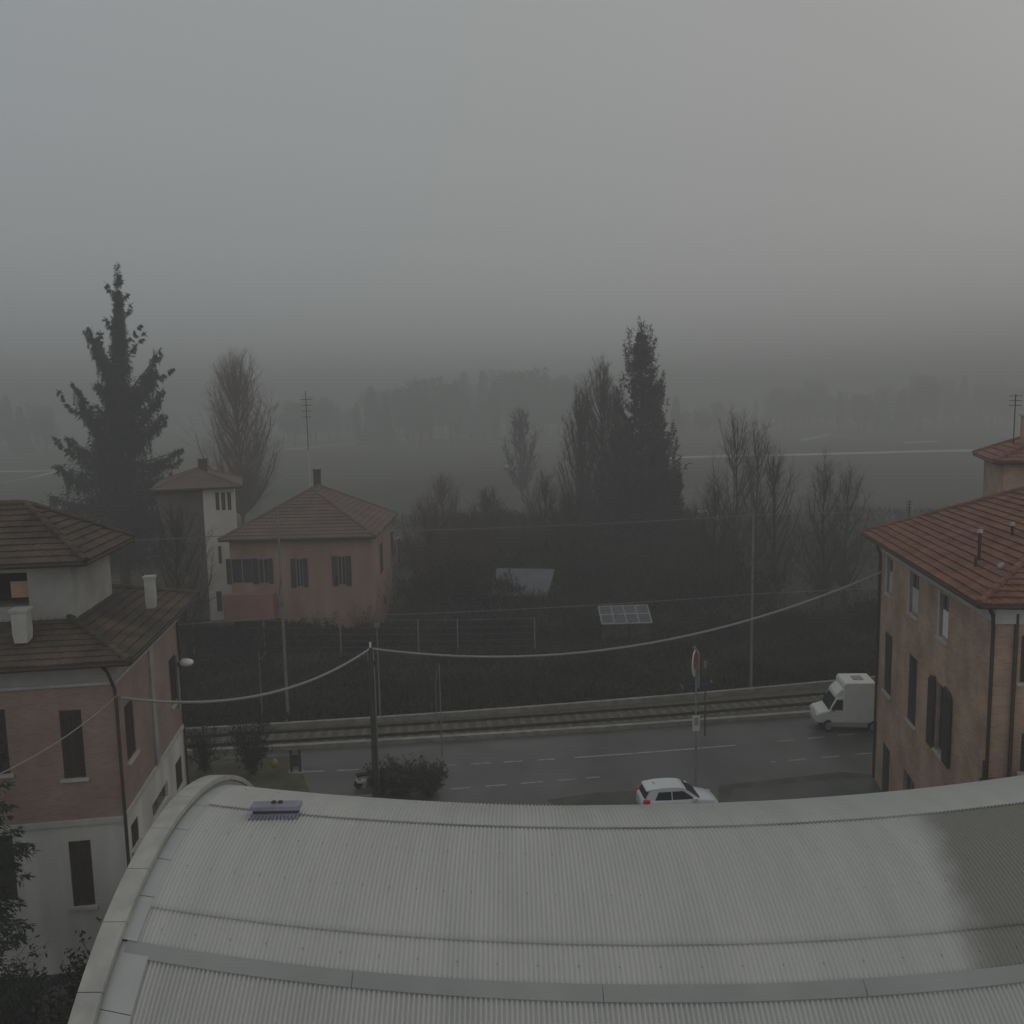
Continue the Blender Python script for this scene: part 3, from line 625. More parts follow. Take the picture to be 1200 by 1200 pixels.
# mast behind it
def mast(px, yb, yt, r, name, lab, cat, m='galv', pxt=None):
    p = atz(px, yb); z = top_z(p, pxt or px, yt); t = thing(name, lab, cat, p); MB().tube([(0, 0, 0), (0, 0, z)], [r, r*.65], 8).build('shaft', m, t); return t, p, z
t, p, z = mast(446, 846, 730, .05, 'signal_post', 'thin pale post just behind the wooden utility pole', 'post')
MB().box(-.15, .15, -.05, .05, z-.25, z).build('post_cap', 'galv', t)
t1, p1, z1 = mast(338, 848, 598, .10, 'railway_mast', 'tall grey railway mast in front of the pink house', 'mast', pxt=331)
t2, p2, z2 = mast(880, 812, 598, .09, 'railway_mast', 'tall grey railway mast standing left of the white van', 'mast', pxt=877)
for t, z, s in ((t1, z1, 1), (t2, z2, 1)):
    MB().tube([(0, 0, 7.2), (s*.4, -2.4, 7.5)], .05, 6).tube([(0, 0, 8.6), (s*.4, -2.4, 7.5)], .035, 6).build('bracket', 'rail', t)
    MB().tube([(s*.4, -2.4, 7.5), (s*.5, -3.0, 7.0)], .06, 6).build('insulator', 'pipe', t)
    MB().box(-.3, .3, -.3, .3, 0, .3).build('footing', 'kerb', t)
def cable(name, pts, sag, r, m, lab, cat, n=24, group=None):
    mb = MB(); P = []
    for k in range(len(pts)-1):
        a, c = Vector(pts[k]), Vector(pts[k+1]); s = sag[k]
        for i in range(n+1):
            if i == 0 and k: continue
            u = i/n; P.append(a.lerp(c, u)-Vector((0, 0, 4*s*u*(1-u))))
    return tag(mb.tube(P, r, 6).build(name, m), lab, cat, group)
a1 = LB.m @ Vector((.15, .05, LB.front(141, 818)[1]))
right_anchor = RB.m @ Vector((-.02, Lr-.1, RB.side(1030, 668)[1]))
cable('overhead_cable', [a1, pole_top, right_anchor], [1.0, 1.75], .055, 'cable', 'thick pale grey cable sagging over the road from house to house', 'cable')
far_l = atd(-25, 918, 20)
cable('service_wire', [a1-Vector((0, 0, -.15)), far_l], [.25], .016, 'cable', 'thin pale wire crossing the front of the pink brick house', 'wire')
def trackw(z, dy, lab):
    a = Vector((p1.x-28, p1.y-4.4-dy, z)); b0 = Vector((p1.x, p1.y-dy, z)); b1 = Vector((p2.x, p2.y-dy, z)); c = Vector((p2.x+24, p2.y+4.4-dy, z))
    cable('railway_wire', [a, b0, b1, c], [.12, .2, .12], .022, 'galv', lab, 'wire')
trackw(7.0, 2.8, 'thin low wire strung above the railway, level with the shed')
trackw(11.3, .1, 'thin high wire running between the tops of the railway masts')
# lamp-like post at 518
t, p, z = mast(518, 886, 778, .045, 'roadside_post', 'thin grey roadside post with a short side bracket', 'post', pxt=515)
MB().tube([(0, 0, z-.3), (-.12, 0, z-.35), (-.22, 0, z-1.0), (-.24, 0, z-3.2)], .025, 6).build('side_cable', 'galv', t)
# sign pole
bp = atz(815, 928); t = thing('sign_pole', 'grey pole with red and white road sign seen edge on', 'road sign', bp)
zt = top_z(bp, 812, 757)
MB().tube([(0, 0, 0), (0, 0, zt-.9)], .045, 8).tube([(0.1, .0, zt-2.0), (.1, 0, zt-.35), (-.1, 0, zt-.02)], .06, 8).build('shaft', 'metal', t)
def disc(mb, c, r, ry, th=.02, n=20, a0=0, a1=2*pi):
    c = Vector(c); X = Matrix.Translation(c) @ Matrix.Rotation(ry, 4, 'Z')
    vs = [X @ Vector((r*cos(a0+(a1-a0)*k/n), -th, r*sin(a0+(a1-a0)*k/n))) for k in range(n)]+[X @ Vector((r*cos(a0+(a1-a0)*k/n), th, r*sin(a0+(a1-a0)*k/n))) for k in range(n)]
    return mb.add(vs, [tuple(range(n)), tuple(range(n, 2*n))[::-1]]+[(k, (k+1) % n, (k+1) % n+n, k+n) for k in range(n)])
sg = disc(MB(), (-.07, -.06, zt-.78), .62, radians(66)).build('sign_panel', 'sign_white', t)
disc(MB(), (-.075, -.063, zt-.66), .42, radians(66), .035).build('sign_centre', 'sign_red', sg)
MB().box(-.15, .15, -.05, -.03, 0, .0).v
zz = top_z(bp, 815, 856); z2_ = top_z(bp, 815, 838)
sb = MB().box(-.17, .17, -.08, -.045, zz, z2_).build('notice_panel', 'sign_white', t); MB().box(-.09, .09, -.085, -.081, zz+.28, z2_-.1).build('notice_centre', 'van_grey', sb)
za = top_z(bp, 815, 806); MB().box(-.58, .62, .05, .10, za-.14, za+.16).build('direction_panel', 'sign_blue', t)
MB().tube([(-.7, .1, za+.15), (-.58, .08, za-.05)], .04, 6).ball((.70, 0, za+.28), .07, 8, 6).build('side_light', 'galv', t)
t, p, z = mast(826, 862, 775, .045, 'roadside_post', 'slim dark post right behind the red and white sign pole', 'post', m='pipe')
MB().box(-.08, .08, -.06, .06, z-.4, z).build('post_box', 'galv', t)
t, p, z = mast(308, 852, 763, .04, 'roadside_post', 'thin pale post beside the bare bush left of the tall mast', 'post')
MB().tube([(0, 0, z-.5), (.25, 0, z-.3)], .025, 6).build('side_bracket', 'galv', t)
# ---- yellow marker and dark twin posts by the verge
p = atz(322, 908); t = thing('marker_post', 'small yellow marker post on the verge beside the bush', 'marker post', p)
MB().tube([(0, 0, 0), (0, 0, .75)], .05, 8).build('post', 'yellow', t); MB().ball((0, 0, .62), .2, 10, 7, (1, 1, 1.15)).build('marker_head', 'yellow', t, smooth=True)
p = atz(347, 905); t = thing('litter_bin', 'dark litter bin on two legs at the road edge', 'litter bin', p)
for s in (-.22, .22): MB().tube([(s, 0, 0), (s, 0, 1.15)], .06, 8).build('leg', 'dark', t)
MB().box(-.2, .2, -.16, .16, .35, 1.0).build('bin_body', 'pipe', t, bevel=.03); MB().box(-.4, .4, -.22, .22, 0, .05).build('base', 'kerb', t)
# ------------------------------------------------------------------ vehicles
def loft(mb, secs, close=True):
    n = len(secs[0]); vs = [p for s in secs for p in s]
    fs = [(j*n+i, j*n+(i+1) % n, (j+1)*n+(i+1) % n, (j+1)*n+i) for j in range(len(secs)-1) for i in range(n)]
    if close: fs += [tuple(range(n))[::-1], tuple((len(secs)-1)*n+i for i in range(n))]
    return mb.add(vs, fs)
def wheel(t, x, y, r, w=.2):
    s = 1 if y > 0 else -1
    o = MB().tube([(x, y-w/2, r), (x, y+w/2, r)], r, 20).build('wheel', 'tyre', t, bevel=.02)
    MB().tube([(x, y+s*(w/2-.02), r), (x, y+s*(w/2+.012), r)], [r*.66, r*.6], 14).build('rim', 'rim', o)
# white hatchback (length 4, heading +x local), then scaled
p = atz(790, 957); hd = radians(5)
car = thing('parked_car', 'white hatchback with roof spoiler and red tail lamp behind the hall roof', 'car', (p.x+.25, p.y+.55, 0), hd)
prof = [  # x, half width low, z bottom, belt z, half width belt
    (-2.0, .74, .42, .92, .70), (-1.9, .83, .28, 1.0, .80), (-1.3, .88, .22, 1.02, .86), (-.4, .88, .2, 1.0, .87), (.5, .88, .2, .97, .86), (1.0, .87, .22, .93, .84), (1.5, .84, .25, .85, .78), (1.85, .76, .3, .74, .68), (2.02, .58, .36, .6, .5)]
secs = [[(x, -wl, zb0), (x, -wl*1.0, (zb0+zt0)/2), (x, -wb, zt0-.04), (x, -wb*.8, zt0+.02*(1 if x > .9 else 0)), (x, 0, zt0+.05*(1 if x > .9 else 0)), (x, wb*.8, zt0+.02*(1 if x > .9 else 0)), (x, wb, zt0-.04), (x, wl, (zb0+zt0)/2), (x, wl, zb0)] for x, wl, zb0, zt0, wb in prof]
loft(MB(), secs).build('body', 'white_car', car, smooth=True)
gs = [(-1.86, .74, 1.0, .74), (-1.62, .78, 1.40, .60), (-1.3, .80, 1.47, .62), (-.3, .80, 1.50, .62), (.25, .80, 1.44, .60), (.95, .76, .97, .70)]
secs = [[(x, -wl, .93), (x, -wt, zt0), (x, wt, zt0), (x, wl, .93)] for x, wl, zt0, wt in gs]
cab = loft(MB(), secs).build('cabin', 'white_car', car)
# roof skin overhanging at the tail
MB().prism([(-1.80, 1.40), (-1.70, 1.48), (-1.1, 1.56), (-.4, 1.575), (.10, 1.52), (.32, 1.43), (.1, 1.43), (-1.3, 1.45)], -.60, .60).build('car_roof', 'white_car', car, bevel=.05)
def tapered_glass(pts, off, nm='side_window'):
    for s in (-1, 1):
        vs = []
        for (x, z) in pts:
            f = (z-.93)/(1.47-.93); y = (.80*(1-f)+.62*f+off); vs.append((x, s*y, z))
        mb = MB(); mb.add(vs, [tuple(range(len(vs)))]); mb.add([(a, b-s*.03, c) for a, b, c in vs], [tuple(range(len(vs)))]); mb.build(nm, 'glass', car)
tapered_glass([(-1.38, 1.01), (-.52, .99), (-.52, 1.38), (-1.18, 1.38)], .022); tapered_glass([(-.46, .99), (.66, 1.0), (.12, 1.37), (-.46, 1.38)], .022)
MB().add([(.30, -.57, 1.42), (.30, .57, 1.42), (.98, .69, 1.0), (.98, -.69, 1.0), (.27, -.57, 1.38), (.27, .57, 1.38), (.93, .69, .96), (.93, -.69, .96)], [(0, 1, 2, 3), (7, 6, 5, 4), (0, 3, 7, 4), (1, 5, 6, 2)]).build('windscreen', 'glass', car)
MB().add([(-1.90, -.66, 1.05), (-1.90, .66, 1.05), (-1.67, .56, 1.38), (-1.67, -.56, 1.38)], [(0, 1, 2, 3)]).build('rear_window', 'glass', car)
for s in (-1, 1):
    MB().box(-1.99, -1.66, s*.80-.09, s*.80+.09, .80, 1.06).build('tail_lamp', 'red_lamp', car, bevel=.02)
    MB().box(1.70, 1.93, s*.66-.12, s*.66+.12, .60, .72).build('headlight', 'head_lamp', car, bevel=.02)
    MB().box(.55, .75, s*.98-.10, s*.98+.10, .98, 1.12).build('mirror', 'white_car', car, bevel=.03)
    for x in (-1.28, 1.28): wheel(car, x, s*.80, .31)
MB().box(-2.04, -1.9, -.7, .7, .3, .5).build('bumper', 'van_grey', car, bevel=.02)
MB().tube([(-1.2, 0, 1.55), (-1.35, 0, 1.66)], .015, 5).build('aerial', 'dark', car)
car.scale = (.86, .86, .86)
# white box van, heading -x local (towards the left)
p = atz(1000, 856); van = thing('box_van', 'small white van with high box body driving left beside the brick house', 'van', (p.x-.17, p.y+.55, 0), radians(-7))
hw = .80
def vs_(pts, y0, y1, nm, m, bv=.03): return MB().prism(pts, y0, y1).build(nm, m, van, bevel=bv)
vs_([(-1.45, .42), (-2.12, .42), (-2.16, .62), (-2.10, .92), (-1.38, 1.08), (-1.0, 1.10), (-1.0, .42)], -hw+.02, hw-.02, 'bonnet', 'van_white', .09)
body = MB().prism([(-1.42, .40), (-1.42, 1.06), (-1.36, 1.06), (-.93, 1.70), (-.42, 1.78), (-.42, .30), (-1.0, .30)], -hw, hw).build('cab', 'van_white', van, bevel=.04)
vs_([(-1.02, 1.66), (-.95, 1.86), (-.62, 2.10), (-.40, 2.14), (-.40, 1.70)], -hw+.08, hw-.08, 'wind_deflector', 'van_white', .06)
vs_([(-.50, .50), (-.50, 2.32), (-.38, 2.46), (1.45, 2.50), (1.62, 2.38), (1.62, .50)], -hw-.03, hw+.03, 'box_body', 'van_white', .05)
vs_([(.25, 2.51), (.9, 2.53), (.9, 2.47), (.25, 2.45)], -.3, .3, 'roof_hatch', 'van_grey', .01)
vs_([(-1.35, .28), (-1.30, .52), (1.05, .52), (1.05, .28)], -hw-.045, hw+.045, 'side_skirt', 'van_grey', .02)
MB().add([(-1.40, -.70, 1.10), (-1.40, .70, 1.10), (-.97, .66, 1.68), (-.97, -.66, 1.68), (-1.34, -.70, 1.07), (-1.34, .70, 1.07), (-.93, .66, 1.64), (-.93, -.66, 1.64)], [(3, 2, 1, 0), (4, 5, 6, 7), (0, 4, 7, 3), (1, 2, 6, 5)]).build('windscreen', 'glass', van)
for s in (-1, 1):
    MB().add([(-1.28, s*(hw+.006), 1.12), (-.52, s*(hw+.006), 1.10), (-.52, s*(hw+.006), 1.62), (-.90, s*(hw+.006), 1.62)], [(0, 1, 2, 3)]).build('side_window', 'glass', van)
    MB().box(-2.19, -2.05, s*.62-.14, s*.62+.14, .66, .84).build('headlight', 'head_lamp', van, bevel=.02)
    MB().box(-1.22, -1.10, s*.93-.07, s*.93+.07, 1.1, 1.3).build('mirror', 'dark', van, bevel=.02)
    for x in (-1.42, 1.42): wheel(van, x, s*.74, .31, .2)
MB().box(-2.20, -2.0, -.74, .74, .34, .50).build('bumper', 'van_grey', van, bevel=.03)
MB().box(1.86, 1.95, -.74, .74, .34, .48).build('bumper', 'van_grey', van, bevel=.02)
MB().box(-1.9, 1.8, -.55, .55, .24, .5).build('underbody', 'dark', van)
van.scale = (.84, 1.08, 1.14)
# scooter at the foot of the utility pole
p = atz(432, 921); t = thing('parked_scooter', 'pale scooter parked at the foot of the wooden utility pole', 'scooter', p, .5)
MB().prism([(-.62, .45), (-.2, .35), (.35, .32), (.5, .9), (.58, .9), (.5, .25), (-.2, .22), (-.6, .3)], -.15, .15).build('body', 'sign_white', t, bevel=.03)
MB().prism([(-.65, .72), (.0, .70), (.0, .60), (-.55, .58)], -.14, .14).build('seat', 'dark', t, bevel=.03)
MB().tube([(.55, 0, .5), (.48, 0, 1.05)], .03, 6).tube([(.48, -.3, 1.05), (.48, .3, 1.05)], .025, 6).build('handlebar', 'dark', t)
for x in (-.5, .6): MB().tube([(x, -.05, .22), (x, .05, .22)], .22, 14).build('wheel', 'tyre', t)
# ------------------------------------------------------------------ vegetation
def leaf(mb, p, d, l, w, rnd):
    d = d.normalized(); a = d.cross(Vector((rnd.uniform(-1, 1), rnd.uniform(-1, 1), rnd.uniform(-1, 1))))
    if a.length < 1e-4: return
    a = a.normalized()*w/2; q = p+d*l
    n = len(mb.v); mb.v += [tuple(p-a*.6), tuple(p+a*.6), tuple(p+d*l*.6+a), tuple(q), tuple(p+d*l*.6-a)]; mb.f.append((n, n+1, n+2, n+3, n+4))
def rv(rnd): return Vector((rnd.uniform(-1, 1), rnd.uniform(-1, 1), rnd.uniform(-1, 1)))
def spray(mb, a, tip, wid, n, rnd, l=.35, w=.07, droop=.5, sag=.0):
    """a conifer limb: foliage thickly along it, hanging sideways and down."""
    a, tip = Vector(a), Vector(tip); L_ = (tip-a).length; dr = (tip-a).normalized()
    side = dr.cross(Vector((0, 0, 1))); side = side.normalized() if side.length > .05 else Vector((1, 0, 0))
    for _ in range(n):
        u = rnd.random()**.8; wd = wid*(1-u)**.7*(.35+.65*rnd.random())+.12
        s = rnd.uniform(-1, 1)
        p = a.lerp(tip, u)+side*s*wd+Vector((0, 0, -abs(s)*wd*.45-rnd.random()*droop*wd-4*sag*u*(1-u)))
        leaf(mb, p, dr*rnd.uniform(.2, 1)+side*s*.8+Vector((0, 0, -rnd.uniform(0, .9)))+rv(rnd)*.35, l*rnd.uniform(.6, 1.3), w*rnd.uniform(.7, 1.5), rnd)
# cedar: limbs taken from the photograph's outline, each given its own depth
rnd = random.Random(5); D = 84
base = atd(141, 600, D); base.z = 0
t = thing('cedar_tree', 'tall ragged dark cedar with upswept limbs beyond the left house', 'tree', base)
W_ = lambda px, py, dd=0: (EYE+ray(px, py)*(D+dd))-base
MB().tube([(0, 0, 0), W_(141, 560), W_(139, 450), W_(137, 312)], [.55, .38, .22, .03], 8).build('trunk', 'bark', t)
mb = MB()
limbs = [((137, 345), (124, 332), .35, 260), ((138, 350), (150, 345), .3, 200), ((138, 372), (155, 356), .5, 300), ((138, 385), (122, 372), .5, 300), ((138, 400), (165, 380), .6, 500), ((138, 420), (170, 390), .7, 700),
         ((139, 440), (103, 386), .9, 1500), ((138, 460), (112, 398), 1.2, 1500), ((136, 470), (115, 450), .8, 600), ((141, 470), (188, 410), 1.1, 1700), ((142, 478), (180, 436), 1.2, 1300), ((141, 500), (187, 462), 1.1, 1200), ((140, 520), (190, 486), 1.1, 1200),
         ((138, 520), (84, 448), 1.0, 1700), ((136, 530), (95, 470), 1.2, 1400), ((136, 545), (78, 512), 1.1, 1500), ((136, 560), (66, 545), 1.3, 1700), ((145, 545), (212, 527), 1.0, 1300), ((143, 560), (205, 560), 1.5, 1800), ((138, 585), (62, 582), 1.6, 2000), ((143, 590), (215, 600), 1.6, 2000)]
def ragged(mb, a, tip, wd, n, rnd, l=.30, w=.055):
    """a limb that dips and lifts again, carrying many uneven drooping sprays that thin out towards their ends"""
    a, tip = Vector(a), Vector(tip); L_ = (tip-a).length; dr = (tip-a)/L_; bend = rv(rnd)*L_*.08; k = max(6, int(L_/.3))
    ax = dr.cross(Vector((0, 0, 1))); ax = ax.normalized() if ax.length > .1 else Vector((1, 0, 0)); az = ax.cross(dr)
    pos = lambda u: a.lerp(tip, u)+(bend-Vector((0, 0, L_*.16)))*4*u*(1-u)
    for i in range(k):
        u = (i+rnd.random())/k; p = pos(u); dr_ = (pos(min(1, u+.1))-pos(max(0, u-.1))).normalized(); size = wd*(1.15-.8*u)
        for _ in range(3):
            q = rnd.uniform(0, 2*pi); sl_ = size*rnd.uniform(.25, 1.5); e = p+(ax*cos(q)+az*sin(q)*.6)*sl_*.8+dr_*sl_*rnd.uniform(.2, .9)-Vector((0, 0, sl_*rnd.uniform(.1, .8)))
            for _ in range(max(3, int(n/(3*k)))):
                v = rnd.random()**1.4; c = p.lerp(e, v)+rv(rnd)*.12*(1-v*.6); leaf(mb, c, (e-p).normalized()+Vector((0, 0, -rnd.uniform(.0, .9)))+rv(rnd)*.35, l*rnd.uniform(.4, 1.4), w*rnd.uniform(.6, 1.3), rnd)
    for _ in range(9): leaf(mb, tip-dr*rnd.random()*.7, dr+rv(rnd)*.35, l*1.3, w*.8, rnd)
def core(mb, prof, n, rnd, l, w, lean=lambda z: 0):
    for _ in range(n):
        k = rnd.uniform(0, len(prof)-1.001); i = int(k); py = prof[i][0]+(prof[i+1][0]-prof[i][0])*(k-i); r = prof[i][1]+(prof[i+1][1]-prof[i][1])*(k-i)
        q = rnd.uniform(0, 6.283); nz_ = noise.noise(Vector((cos(q)*2.6, sin(q)*2.6, py*.11)))+.6*noise.noise(Vector((cos(q)*5, sin(q)*5, py*.3)))
        r = r*D/1000*(1+1.1*nz_)*rnd.random()**.5; c = W_(139, py); leaf(mb, c+Vector((cos(q)*r, sin(q)*r, rnd.uniform(-.3, .3))), Vector((cos(q)*.7, sin(q)*.7, -rnd.uniform(0, 1)))+rv(rnd)*.4, l*rnd.uniform(.5, 1.4), w*rnd.uniform(.6, 1.3), rnd)
core(mb, [(345, 1), (370, 3), (400, 6), (430, 8), (460, 11), (490, 17), (520, 24), (545, 36), (570, 48), (600, 62), (630, 70), (660, 66)], 30000, rnd, .34, .07)
for li, (a, tp, wd, n) in enumerate(limbs[6:]):     # long uneven strands hanging from the big limbs
    A, T = W_(*a), W_(*tp); LL = (T-A).length
    for k in range(46):
        u = rnd.uniform(.12, 1)**.8; p = A.lerp(T, u)-Vector((0, 0, LL*.4*u*(1-u)))+rv(rnd)*.35; ln = wd*rnd.uniform(.3, 2.6)*(1.25-.85*u)*(1 if rnd.random() < .8 else 1.5); sw = Vector((rnd.uniform(-.25, .25), rnd.uniform(-.25, .25), -1))
        for _ in range(int(18+34*ln)):
            v = rnd.random()**1.25; leaf(mb, p+sw*ln*v+rv(rnd)*.2*(1.05-v), Vector((rnd.uniform(-.7, .7), rnd.uniform(-.7, .7), -.9)), rnd.uniform(.14, .38), .05, rnd)
for a, tp, wd, n in limbs:
    dd = rnd.uniform(-2.5, 2.5); ragged(mb, W_(*a), W_(*tp, dd), wd*.8, int(n*1.3), rnd)
    if wd > .8:
        A, T = W_(*a), W_(*tp, dd); m_ = A.lerp(T, .55)-Vector((0, 0, .3)); ragged(mb, m_, m_+(T-A)*.35+rv(rnd)*1.3, wd*.6, int(n*.6), rnd)
for i in range(150):      # the rest of the crown, all round, uneven, with gaps
    py = 322+(650-322)*rnd.random()**.55; f = (py-312)/300; rad = (.15+5.2*f**1.6)*rnd.uniform(.25, 1.0); q = rnd.uniform(0, 2*pi)
    a = W_(139+2*f, py); tp = a+Vector((cos(q)*rad, sin(q)*rad, rad*rnd.uniform(-.35, .6)))
    ragged(mb, a, tp, .2+1.1*f, int(60+900*f), rnd)
for i in range(44):
    py = 322+170*rnd.random(); a = W_(138, py); q = rnd.uniform(0, 6.28); rad = rnd.uniform(.15, .35)+(py-318)/170*.9; ragged(mb, a, a+Vector((cos(q)*rad, sin(q)*rad, rnd.uniform(-.3, .4))), .12+(py-318)/170*.4, 90, rnd)
spray(mb, W_(138, 345), W_(137, 309), .22, 260, rnd, l=.3, w=.05, droop=.3)
mb.build('crown', 'needle', t)
mb = MB()
for a, tp, wd, n in limbs[6:]: mb.tube([W_(*a), W_(*a).lerp(W_(*tp), .5)-Vector((0, 0, .25)), W_(*tp)], [.12, .07, .02], 5)
mb.build('limb', 'bark', t)
# conifer in the middle
D2 = 92
def spire(px, top, bot_w, yb, D, label, n, wid=.8, seed=3, name='conifer_tree', upright=.9):
    rnd = random.Random(seed); base = atd(px, 600, D); base.z = 0
    t = thing(name, label, 'tree', base); zt = (EYE+ray(px, top)*D).z
    MB().tube([(0, 0, 0), (.05, 0, zt*.6), (0, 0, zt-.3)], [.4, .22, .04], 8).build('trunk', 'bark', t)
    mb = MB(); px2m = D/1000
    for i in range(n):
        u = rnd.random()**.9; z = (zt-1.6)*(1-u*.9)
        rad = bot_w*px2m*(.04+.96*min(1, (u*1.55))**.75)*rnd.uniform(.35, 1.05); q = rnd.uniform(0, 2*pi)
        if rnd.random() < .12: rad *= 1.2
        a = Vector((cos(q)*rad*.25, sin(q)*rad*.25, z-rad*upright)); tp = Vector((cos(q)*rad, sin(q)*rad, z+rad*rnd.uniform(-.1, .35)*upright))
        spray(mb, a, tp, wid*(.35+u*.65), int(34+50*u), rnd, l=.45, w=.11, droop=.6)
    for k in range(60):
        u = rnd.random()**1.3*.75; r_ = bot_w*px2m*(.04+.96*min(1, u*1.55)**.75); q = rnd.uniform(0, 6.28); a = Vector((cos(q)*r_*.8, sin(q)*r_*.8, zt*(1-u*.9)-1.5)); spray(mb, a, a+Vector((cos(q)*.5, sin(q)*.5, rnd.uniform(1.5, 3.2))), .28, 45, rnd, l=.42, w=.07)
    for k in range(5): spray(mb, (0, 0, zt-3), (rnd.uniform(-.25, .25), rnd.uniform(-.25, .25), zt-k*.45), .16, 40, rnd, l=.42, w=.06)
    mb.build('crown', 'needle', t); return t
spire(752, 376, 49, 700, D2, 'tall dark pointed conifer rising in the middle of the gardens', 430, seed=4)
spire(731, 500, 30, 700, 95, 'low dark conifer filling the left foot of the tall one', 150, seed=12)
spire(786, 548, 20, 700, 88, 'small dark conifer at the right foot of the tall one', 90, seed=14)
spire(771, 462, 30, 700, 96, 'shorter dark conifer merging with the right flank of the tall one', 170, seed=9)
# bare broadleaf trees
def bare_meshes(height, spread, seed, up=.75, dens=1.0, tw=.012, trunk_f=.16, r0=.2, peak=.42):
    """trunk and rising limbs that end inside an egg-shaped, uneven outline; fine twigs along every limb."""
    rnd = random.Random(seed); tr = MB(); cr = MB(); pts = [Vector((0, 0, 0))]
    for i in range(1, 9): pts.append(Vector((rnd.uniform(-.16, .16), rnd.uniform(-.16, .16), height*.93*i/8)))
    tr.tube(pts, [r0*(1-.93*i/8)+.012 for i in range(9)], 7)
    def at(u):
        k = min(7.999, u*8); i = int(k); return pts[i].lerp(pts[i+1], k-i)
    def env(u):      # u = 0..1 over the crown's height
        return spread*((u/peak)**.55 if u < peak else max(.05, (1-(u-peak)/(1-peak)))**.55)
    nl = int(30*dens)
    def twigs(a, d, r, k):
        for _ in range(k):
            q = (d*.8+rv(rnd)*.75+Vector((0, 0, .35*up))).normalized(); ln = rnd.uniform(.35, 1.15)*(.5+spread*.16); m_ = a+q*ln*.5+rv(rnd)*.05; e = m_+(q+Vector((0, 0, .3))+rv(rnd)*.25).normalized()*ln*.5
            cr.tube([a, m_, e], [tw, tw*.8, tw*.35], 3, cap=False)
            for _ in range(2):
                f = a.lerp(e, rnd.uniform(.3, .9)); g_ = f+(q+rv(rnd)*.8+Vector((0, 0, .25))).normalized()*ln*.5; cr.tube([f, g_], [tw*.7, tw*.3], 3, cap=False)
    for i in range(nl):
        ut = ((i+rnd.random())/nl)**.9*.97; zt = height*(trunk_f+(1-trunk_f)*ut); rad = env(max(.02, ut))*rnd.uniform(.5, 1.12); q = i*2.4+rnd.uniform(-.5, .5)
        tip = Vector((cos(q)*rad, sin(q)*rad, zt+rnd.uniform(-.3, .5))); zs = max(height*trunk_f*.7, zt-rad*(1.0+up)); st = at(min(.80, zs/(height*.97)))
        md = st.lerp(tip, .5)+Vector((cos(q)*rad*.30, sin(q)*rad*.30, -rad*.10)); n = 7; P = []
        for k in range(n+1):
            u = k/n; P.append(st*(1-u)**2+md*2*u*(1-u)+tip*u*u+rv(rnd)*.05*spread*.3*(u > 0))
        rr = (.03+.028*spread)*(1-ut*.6); cr.tube(P, [rr*(1-.85*k/n)+tw for k in range(n+1)], 5, cap=False)
        for k in range(1, n+1):
            dd = (P[k]-P[k-1]).normalized()
            for _ in range(2):     # side branches
                b_ = P[k-1].lerp(P[k], rnd.random()); e = (dd*.7+rv(rnd)*.65+Vector((0, 0, .3*up))).normalized(); ln = rad*rnd.uniform(.2, .5)+.3; e2 = b_+e*ln
                cr.tube([b_, e2], [tw*1.5, tw*.8], 3, cap=False); twigs(b_.lerp(e2, .6), e, tw, 2); twigs(e2, e, tw, 2)
            if k > 2: twigs(P[k], dd, tw, 3 if ut < .8 else 1)
    return tr, cr
def bare_tree(px, top, D, spread, seed, label, name='bare_tree', m='twig', group=None, base=None, **kw):
    b0 = base or atd(px, 600, D); b0 = Vector((b0.x, b0.y, 0)); hgt = (EYE+ray(px, top)*D).z if top else kw.pop('h')
    t = thing(name, label, 'tree', b0, 0, group); a, c = bare_meshes(hgt, spread, seed, **kw); a.build('trunk', 'bark', t); c.build('crown', m, t); return t
bare_tree(285, 412, 120, 5.6, 21, 'tall bare oval tree rising behind the pink house roof', up=.75, dens=4.0, tw=.011, m='twig_red', trunk_f=.22, r0=.3, peak=.40)
bare_tree(704, 422, 100, 3.8, 22, 'tall slim bare poplar just left of the tall conifer', up=1.8, dens=2.2, tw=.015, peak=.3)
bare_tree(683, 455, 104, 3.5, 23, 'shorter slim bare poplar left of the tall poplar', up=1.8, dens=2.0, tw=.015, peak=.3)
bare_tree(722, 450, 108, 2.6, 24, 'bare poplar between the tall poplar and the conifer', up=1.8, dens=1.9, tw=.015, peak=.3)
bare_tree(612, 478, 170, 3.6, 25, 'small faint bare tree standing alone left of the poplars', up=1.0, dens=1.1, tw=.03)
bare_tree(862, 478, 84, 2.8, 26, 'tall bare tree left of the right railway mast top', up=1.2, dens=1.2, tw=.007)
bare_tree(886, 492, 88, 2.6, 27, 'bare tree right behind the right railway mast', up=1.2, dens=1.2, tw=.007)
bare_tree(908, 520, 72, 2.4, 28, 'bare tree with dark trunk right of the railway mast', up=1.0, dens=1.1, tw=.006)
bare_tree(966, 535, 72, 2.4, 29, 'bare tree with dark forked trunk above the white van', up=1.0, dens=1.1, tw=.006)
bare_tree(992, 545, 76, 2.4, 30, 'bare tree nearest the brick house far corner', up=1.0, dens=1.0, tw=.006)
bare_tree(838, 560, 70, 2.4, 31, 'low bare tree right of the conifers by the track', up=.9, dens=1.1, tw=.006)
